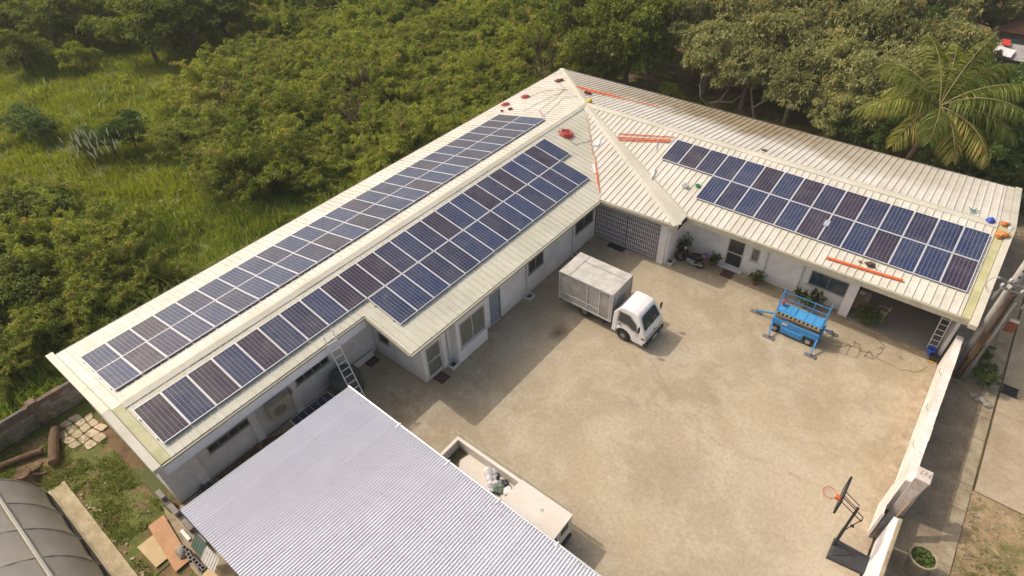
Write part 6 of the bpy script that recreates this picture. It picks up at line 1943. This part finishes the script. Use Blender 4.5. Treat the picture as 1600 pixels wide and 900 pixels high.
# twisted bare branches below the broad-leaved trees
def bare(name, label, base, pts_list, r0, material, cat='tree', group=None):
    t = thing(name, label, cat, base, group)
    mb = MB()
    for pts in pts_list:
        mb.tube(pts, [r0 * (1 - 0.75 * k / (len(pts) - 1)) for k in range(len(pts))], 6)
    part('trunk', mb, material, t)
    return t
bare('twisted_tree', 'twisted pale trunk curling out below the broad-leaved crowns', (3.2, 42.2, -0.06), [[(3.2, 42.2, -.06), (2.6, 41.8, .6), (2.3, 42.0, 1.5), (2.2, 42.6, 2.3), (2.6, 43.3, 3)], [(3.2, 42.2, .2), (4.0, 42.1, .55), (4.9, 42.2, .7), (5.5, 42.8, 1.4), (5.6, 43.4, 2.6)], [(4.0, 42.1, .55), (4.3, 42.6, 1.5), (3.9, 43.0, 2.6)]], 0.11, m_trunkp)
bare('twisted_tree', 'bare grey trunk leaning behind the stained roof', (6.9, 42.0, -0.06), [[(6.9, 42.0, -.06), (6.5, 42.0, 1.0), (6.0, 42.4, 2.0), (6.2, 43, 3)], [(6.6, 42.0, .8), (7.4, 42.2, 1.6), (8.0, 42.8, 2.6)]], 0.10, m_trunkp)
rnd = random.Random(9)
for (x, y, h, lb) in ((-10.0, 38.6, 4.4, 'bare reddish twiggy tree beside the far roof corner'), (-8.6, 36.4, 3.6, 'bare twiggy tree close to the far field eave'), (-14, 22.3, 3.8, 'bare branching tree in the thicket by the long eave'), (-18, 26, 4.2, 'bare twiggy tree in the middle of the thicket'), (-24, 18, 3.8, 'bare twiggy tree near the meadow edge of the thicket')):
    br = []
    for k in range(9):
        a = rnd.uniform(0, 6.3)
        z0 = h * rnd.uniform(0.2, 0.6)
        r = rnd.uniform(0.7, 1.6)
        br.append([(x, y, z0), (x + r * 0.5 * math.cos(a), y + r * 0.5 * math.sin(a), z0 + h * 0.22), (x + r * math.cos(a + .3), y + r * math.sin(a + .3), z0 + h * 0.42)])
        br.append([br[-1][1], (x + r * 0.8 * math.cos(a - .6), y + r * 0.8 * math.sin(a - .6), z0 + h * 0.4), (x + r * math.cos(a - .7), y + r * math.sin(a - .7), z0 + h * 0.55)])
    bare('bare_tree', lb, (x, y, -0.06), [[(x, y, -.06), (x + .1, y, h * .4), (x - .05, y + .1, h)]] + br, 0.05, mat('twig_red', (0.17, 0.11, 0.07), 0.9) if 'twig_red' not in MATS else MATS['twig_red'])

# ---------------------------------------------------------------- coconut palm
PB, PT = Vector((17.15, 38.9, -0.06)), Vector((17.75, 39.2, 4.9))
Pa = thing('coconut_palm', 'tall coconut palm with drooping yellow-green fronds rising behind the right roof', 'palm tree', PB)
tp = [PB + (PT - PB) * (k / 10) + Vector((0.12 * math.sin(k * .3), 0, 0)) for k in range(11)]
part('trunk', MB().tube(tp, [0.22 - 0.008 * k for k in range(11)], 12), m_trunk, Pa, smooth=True)
rng = np.random.default_rng(8)
FR = [(-2.95, .25, 4.4), (-2.35, .55, 4.4), (-1.9, .15, 4.0), (2.75, .75, 4.4), (2.2, 1.05, 4.8), (1.75, .95, 4.6), (1.35, 1.1, 4.9), (1.0, .85, 4.7), (.65, .65, 4.8), (.3, .5, 4.5), (-.1, .3, 4.4), (-.55, .1, 4.4), (-1.0, .05, 3.8), (-1.45, .35, 3.8), (3.1, .1, 3.8), (.1, .9, 4.4), (-2.65, .9, 4.0), (1.55, .35, 4.4), (2.5, .3, 4.2), (-.3, .75, 4.2)]
for az, el, Lf in FR:
    pts = []
    p = Vector(PT)
    e = el
    Lf *= 1.04
    st = Lf / 16
    for k in range(17):
        pts.append(p.copy())
        p = p + Vector((math.cos(az) * math.cos(e), math.sin(az) * math.cos(e), math.sin(e))) * st
        e -= 0.046 + 0.0042 * k * (1 if el < 0.8 else 0.7)
    fo = part('frond', MB().tube(pts, [0.045 - 0.0022 * k for k in range(17)], 5), mat('frond_rib', (0.22, 0.19, 0.06), 0.6) if 'frond_rib' not in MATS else MATS['frond_rib'], Pa)
    P_, N_, Ln, T_ = [], [], [], []
    base_t = rng.uniform(0.2, 0.8) if el > 0.2 else 0.9
    for k in range(92):
        u = 0.14 + 0.86 * k / 92
        q = u * 16
        i0 = min(15, int(q))
        pp = pts[i0] + (pts[i0 + 1] - pts[i0]) * (q - i0)
        d = (pts[i0 + 1] - pts[i0]).normalized()
        sd = d.cross(Vector((0, 0, 1))).normalized()
        for s in (-1, 1):
            P_.append(pp)
            N_.append(sd * s * 0.8 + d * 0.55 + Vector((0, 0, -0.45)) + Vector(rng.normal(size=3) * 0.10))
            Ln.append(1.05 * math.sin(PI * min(1, 0.12 + u * 0.82)) + 0.12)
            T_.append(np.clip(base_t + rng.normal() * 0.15, 0, 1))
    me = leaf_mesh('leaflets', P_, N_, Ln, 0.062, F_palm, T_, 0.4)
    o = bpy.data.objects.new('leaflets', me)
    COL.objects.link(o)
    o.parent = fo
    o.location = -PB
nuts = MB()
for k in range(7):
    a = k * 0.9
    nuts.v, nuts.f, nuts.mi = nuts.v, nuts.f, nuts.mi
    l = lump((PT.x + 0.26 * math.cos(a), PT.y + 0.26 * math.sin(a), PT.z - 0.42 + 0.06 * (k % 3)), (0.13, 0.13, 0.14), k, 0.9, 2, 0.05)
    nuts.add(l.v, l.f)
part('coconuts', nuts, mat('nut_orange', (0.38, 0.20, 0.04), 0.6), Pa, kind='stuff')

# ---------------------------------------------------------------- grass
def blades(name, centers, per, h, w, spread, material, seed, kind='stuff', lean=0.45, z=-0.06, tintf=None):
    rng = np.random.default_rng(seed)
    c = np.repeat(np.asarray(centers, float), per, 0)
    n = len(c)
    p = c[:, :2] + rng.normal(size=(n, 2)) * spread
    hh = np.asarray(h, float)
    hh = (np.repeat(hh, per) if hh.ndim else hh) * rng.uniform(0.55, 1.25, n)
    a = rng.uniform(0, 2 * PI, n)
    l = np.abs(rng.normal(0, lean, n)) * hh
    dx, dy = np.cos(a), np.sin(a)
    ww = w * rng.uniform(0.7, 1.3, n)
    sx, sy = -dy * ww / 2, dx * ww / 2
    V = np.empty((n, 5, 3))
    V[:, 0] = np.stack([p[:, 0] - sx, p[:, 1] - sy, np.full(n, z)], 1)
    V[:, 1] = np.stack([p[:, 0] + sx, p[:, 1] + sy, np.full(n, z)], 1)
    mx, my = p[:, 0] + dx * l * 0.35, p[:, 1] + dy * l * 0.35
    V[:, 2] = np.stack([mx + sx * .8, my + sy * .8, z + hh * 0.62], 1)
    V[:, 3] = np.stack([mx - sx * .8, my - sy * .8, z + hh * 0.62], 1)
    V[:, 4] = np.stack([p[:, 0] + dx * l, p[:, 1] + dy * l, z + hh * (1 - 0.25 * (l / hh))], 1)
    idx = np.arange(n)[:, None] * 5
    F = np.concatenate([idx + np.array([0, 1, 2]), idx + np.array([0, 2, 3]), idx + np.array([3, 2, 4])], 1).reshape(-1)
    me = bpy.data.meshes.new(name)
    me.vertices.add(5 * n)
    me.vertices.foreach_set('co', V.ravel())
    me.loops.add(9 * n)
    me.loops.foreach_set('vertex_index', F.astype(np.int32))
    me.polygons.add(3 * n)
    me.polygons.foreach_set('loop_start', np.arange(0, 9 * n, 3, dtype=np.int32))
    me.polygons.foreach_set('loop_total', np.full(3 * n, 3, dtype=np.int32))
    t = rng.normal(0.5, 0.17, n)
    if tintf is not None:
        t = t + tintf(p[:, 0], p[:, 1])
    at = me.attributes.new('tint', 'FLOAT', 'POINT')
    at.data.foreach_set('value', np.repeat(np.clip(t, 0, 1), 5))
    me.materials.append(material)
    me.update()
    me.validate()
    o = bpy.data.objects.new(name, me)
    COL.objects.link(o)
    return tag(o, kind=kind)

def wav(x, y):
    return 0.16 * np.sin(0.31 * x + 0.2 * y) * np.cos(0.23 * y - 0.11 * x) + 0.12 * np.sin(0.83 * x - 0.61 * y + 1.3) + 0.08 * np.sin(1.9 * x + 1.3 * y)
rng = np.random.default_rng(3)
n = 34000
pts = np.stack([rng.uniform(-72, -6.4, n), rng.uniform(-6, 46, n)], 1)
keep = (rng.uniform(0, 1, n) < np.clip(1.1 - (-(pts[:, 0] + 6.4)) / 95, 0.3, 1))
clm = np.sin(0.9 * pts[:, 0] + 1.1 * np.sin(0.7 * pts[:, 1])) * np.cos(1.05 * pts[:, 1] + 0.8 * np.sin(0.5 * pts[:, 0]))
keep &= (clm > -0.9)
pts, clm = pts[keep], clm[keep]
dist = -pts[:, 0]
hgt = np.where(dist < 12, 1.0, np.where(dist < 22, 0.85, 0.62)) * (0.75 + 0.25 * clm)
near = dist < 19 + 3 * np.sin(pts[:, 1] * 0.4)
o = blades('near_grass', pts[near], 11, hgt[near] * 1.15, 0.05, 0.22, F_cane, 14, tintf=wav)
tag(o, 'coarse green grass between the long roof and the thicket', 'grass')
o = blades('field_grass', pts[~near], 10, hgt[~near], 0.05, 0.22, F_grass, 4, tintf=wav)
tag(o, 'tall yellow-green grass of the meadow between thicket and far trees', 'grass')
wp = np.stack([rng.uniform(-60, -8, 700), rng.uniform(2, 34, 700)], 1)[:430]
wp = wp[np.hypot(wp[:, 0] + 26.6, wp[:, 1] - 9.3) > 4]
wp = wp[(np.sin(0.6 * wp[:, 0]) * np.cos(0.8 * wp[:, 1]) + rng.normal(0, 0.5, len(wp))) > 0.3]
tag(blades('field_weeds', wp, 40, rng.uniform(0.5, 1.3, len(wp)), 0.11, 0.42, F_bush, 21, lean=0.9, tintf=wav), 'leafy weeds scattered through the meadow grass', 'weeds')
# cane grass along the field eave
n = 1500
cp = np.stack([-6.6 - np.abs(rng.normal(0, 1.1, n)), rng.uniform(2, 37, n)], 1)
cp = cp[(np.sin(cp[:, 1] * 0.9) + np.sin(cp[:, 1] * 0.37 + 1) + rng.normal(0, 0.5, len(cp))) > -0.4]
o = blades('cane_grass', cp, 14, rng.uniform(1.1, 2.1, len(cp)), 0.06, 0.13, F_cane, 6, lean=0.55, tintf=lambda x, y: wav(x, y) + 0.06)
tag(o, 'tall arching cane grass along the field eave', 'grass')
# lawn
n = 5200
lp = np.stack([rng.uniform(-6.2, 3.6, n), rng.uniform(-6.5, -1.05, n)], 1)
g_ = np.sin(1.7 * lp[:, 0] + 0.6) * np.cos(2.1 * lp[:, 1]) + 0.5 * np.sin(4.1 * lp[:, 0] - 3.3 * lp[:, 1]) + rng.normal(0, 0.35, n)
stone = (np.abs(lp[:, 0] + 4.7) < 1.25) & (np.abs(lp[:, 1] + 1.45) < 0.75) & (rng.uniform(0, 1, n) < 0.8)
lp = lp[(g_ > -0.25) & ~stone & ~((lp[:, 1] < -2.85) & (lp[:, 0] > -2.8)) & ~((lp[:, 0] > 1.7) & (lp[:, 1] > -2.5))]
o = blades('lawn_grass', lp, 9, 0.11, 0.022, 0.07, F_lawn, 8, lean=0.7, z=-0.03, tintf=lambda x, y: 0.1 * np.sin(2 * x + y))
tag(o, 'short patchy lawn grass between tunnel and building', 'grass')
n = 700
lp = np.stack([rng.uniform(25.1, 27.5, n), rng.uniform(9, 17.7, n)], 1)
lp = lp[(np.sin(2 * lp[:, 0]) * np.cos(1.3 * lp[:, 1]) + rng.normal(0, .4, n)) > 0.1]
tag(blades('verge_grass', lp, 8, 0.10, 0.02, 0.07, F_lawn, 9, lean=0.8, z=-0.02), 'thin weeds on the dirt verge beside the lane', 'grass')
# white plume grass
pc = np.stack([rng.normal(-26.6, 1.3, 60), rng.normal(9.3, 0.9, 60)], 1)[:46]
pg = thing('plume_grass', 'clump of grass with white feathery plumes at the meadow edge', 'grass', (-26.6, 9.3, -0.06))
st, pl_ = MB(), MB()
for (x, y) in pc:
    h = rng.uniform(1.5, 2.2)
    dx, dy = rng.normal(0, 0.12, 2)
    st.tube([(x, y, -0.06), (x + dx * .4, y + dy * .4, h * .6), (x + dx, y + dy, h)], 0.012, 3)
    pl_.tube([(x + dx * .95, y + dy * .95, h * .96), (x + dx * 1.2, y + dy * 1.2, h + .18), (x + dx * 1.7, y + dy * 1.7, h + .5)], [0.02, 0.052, 0.012], 5)
part('stems', st, MATS['stem_brown'], pg)
part('plumes', pl_, mat('plume_white', (0.75, 0.68, 0.50), 0.9), pg, kind='stuff')
# leaf litter and scraps of soil debris behind the right wing
n = 900
lp = np.stack([rng.uniform(-5, 24, n), rng.uniform(36.4, 42.5, n)], 1)
tag(blades('weeds', lp, 9, 0.22, 0.05, 0.16, F_bush, 12, lean=0.8), 'low weeds on the bare soil behind the right wing', 'weeds')

# ---------------------------------------------------------------- houses beyond the palm
m_rust = mat('rust_roof', (0.24, 0.12, 0.075), 0.8, col2=(0.13, 0.065, 0.045), scale=1.2)
m_greyr = mat('grey_roof', (0.40, 0.37, 0.35), 0.7, var=0.3)
def house(label, x0, x1, y0, y1, h, rise, rm):
    t = thing('house', label, 'house', ((x0 + x1) / 2, (y0 + y1) / 2, -0.06))
    part('wall', MB().box(x0, x1, y0, y1, -0.06, h), mat('house_wall', (0.30, 0.24, 0.19), 0.85, var=0.3) if 'house_wall' not in MATS else MATS['house_wall'], t)
    ym = (y0 + y1) / 2
    for a, b in ((y0 - 0.3, ym), (y1 + 0.3, ym)):
        n = max(1, round((x1 - x0) / 0.9))
        for i in range(n):
            u0, u1 = x0 - 0.2 + (x1 - x0 + 0.4) * i / n, x0 - 0.2 + (x1 - x0 + 0.4) * (i + 1) / n
            part('roof_sheet', MB().slab([(u0, a, h), (u1, a, h), (u1, b, h + rise + 0.005 * (i % 2)), (u0, b, h + rise + 0.005 * (i % 2))], 0.04), rm, t)
    part('door', MB().box(x0 + 0.8, x0 + 1.6, y0 - 0.05, y0 - 0.002, 0, 1.8), m_bluedoor, t)
    f = part('window', MB().box(x0 + 2.2, x0 + 3.0, y0 - 0.05, y0 - 0.002, 0.9, 1.6), m_frame, t)
    sub('pane', MB().box(x0 + 2.26, x0 + 2.94, y0 - 0.062, y0 - 0.051, 0.96, 1.54), m_glass, f, t)
    return t
house('small house with a rusty brown roof right of the palm crown', 20.2, 24.5, 49.8, 53.2, 2.3, 0.7, m_rust)
house('house with grey-brown roof in the far top right corner', 18.4, 24.5, 64.0, 68.5, 2.3, 0.8, m_rust)
house('hut with a pale grey roof among the far trees', 19.0, 22.4, 58.2, 61.0, 2.1, 0.6, m_greyr)
cl_ = MB().slab([(18.6, 57.9, 2.35), (19.9, 57.7, 2.3), (20.0, 58.6, 2.6), (18.7, 58.8, 2.7)], 0.03)
solid('tarpaulin', cl_, m_wht2, 'white tarpaulin hung beside the pale grey hut', 'tarpaulin')
solid('red_cloth', MB().slab([(18.9, 58.9, 2.8), (19.5, 58.8, 2.75), (19.4, 59.5, 3.0), (18.9, 59.5, 3.0)], 0.03), plain('cloth_red', (0.6, 0.05, 0.03), 0.8), 'red cloth beside the white tarpaulin', 'cloth')
solid('bucket', MB().lathe([(0.17, 0), (0.22, 0.35), (0.2, 0.36), (0.15, 0.05)], (7.4, 41.0, -0.06), 14), MATS['bucket_blue'], 'blue bucket on the soil under the broad-leaved trees', 'bucket')
# ---------------------------------------------------------------- loose stones and rubble on the lawn and along the drain
rnd = random.Random(404)
sb = MB()
for i in range(165):
    if i < 110:
        x, y = rnd.uniform(-5.9, 3.4), rnd.uniform(-3.0, -1.1)
        r = rnd.uniform(0.015, 0.045)
    else:
        x = rnd.uniform(-2.9, 4.5)
        y = -2.84 + abs(rnd.gauss(0, 0.10))
        r = rnd.uniform(0.02, 0.08)
    if 1.7 < x < 4.3 and y > -2.5:
        continue
    l = lump((x, y, -0.03), (r, r * rnd.uniform(0.6, 1), r * 0.7), i, 0.5, 1, 0.2)
    sb.add(l.v, l.f)
tag(solid('lawn_stones', sb, m_drain, kind='stuff'), 'small pale stones scattered over the lawn and along the drain', 'stones')
sb = MB()
for i in range(260):
    x, y = rnd.uniform(24.95, 27.6), rnd.uniform(8, 17.8)
    r = rnd.uniform(0.012, 0.05)
    l = lump((x, y, -0.02), (r, r * rnd.uniform(0.6, 1), r * 0.7), i, 0.5, 1, 0.2)
    sb.add(l.v, l.f)
tag(solid('verge_gravel', sb, m_rock, kind='stuff'), 'loose gravel on the dirt verge beside the lane', 'gravel')

# ---------------------------------------------------------------- air
hz = MB().box(-330, 250, -170, 390, -1.1, 23.0)
M = bpy.data.materials.new('haze_air')
M.use_nodes = True
nt = M.node_tree
nt.nodes.remove(nt.nodes['Principled BSDF'])
pv = nt.nodes.new('ShaderNodeVolumePrincipled')
pv.inputs['Color'].default_value = (0.92, 0.92, 0.88, 1)
pv.inputs['Density'].default_value = 0.0005
nt.links.new(pv.outputs[0], nt.nodes['Material Output'].inputs['Volume'])
solid('haze', hz, M, kind='stuff')
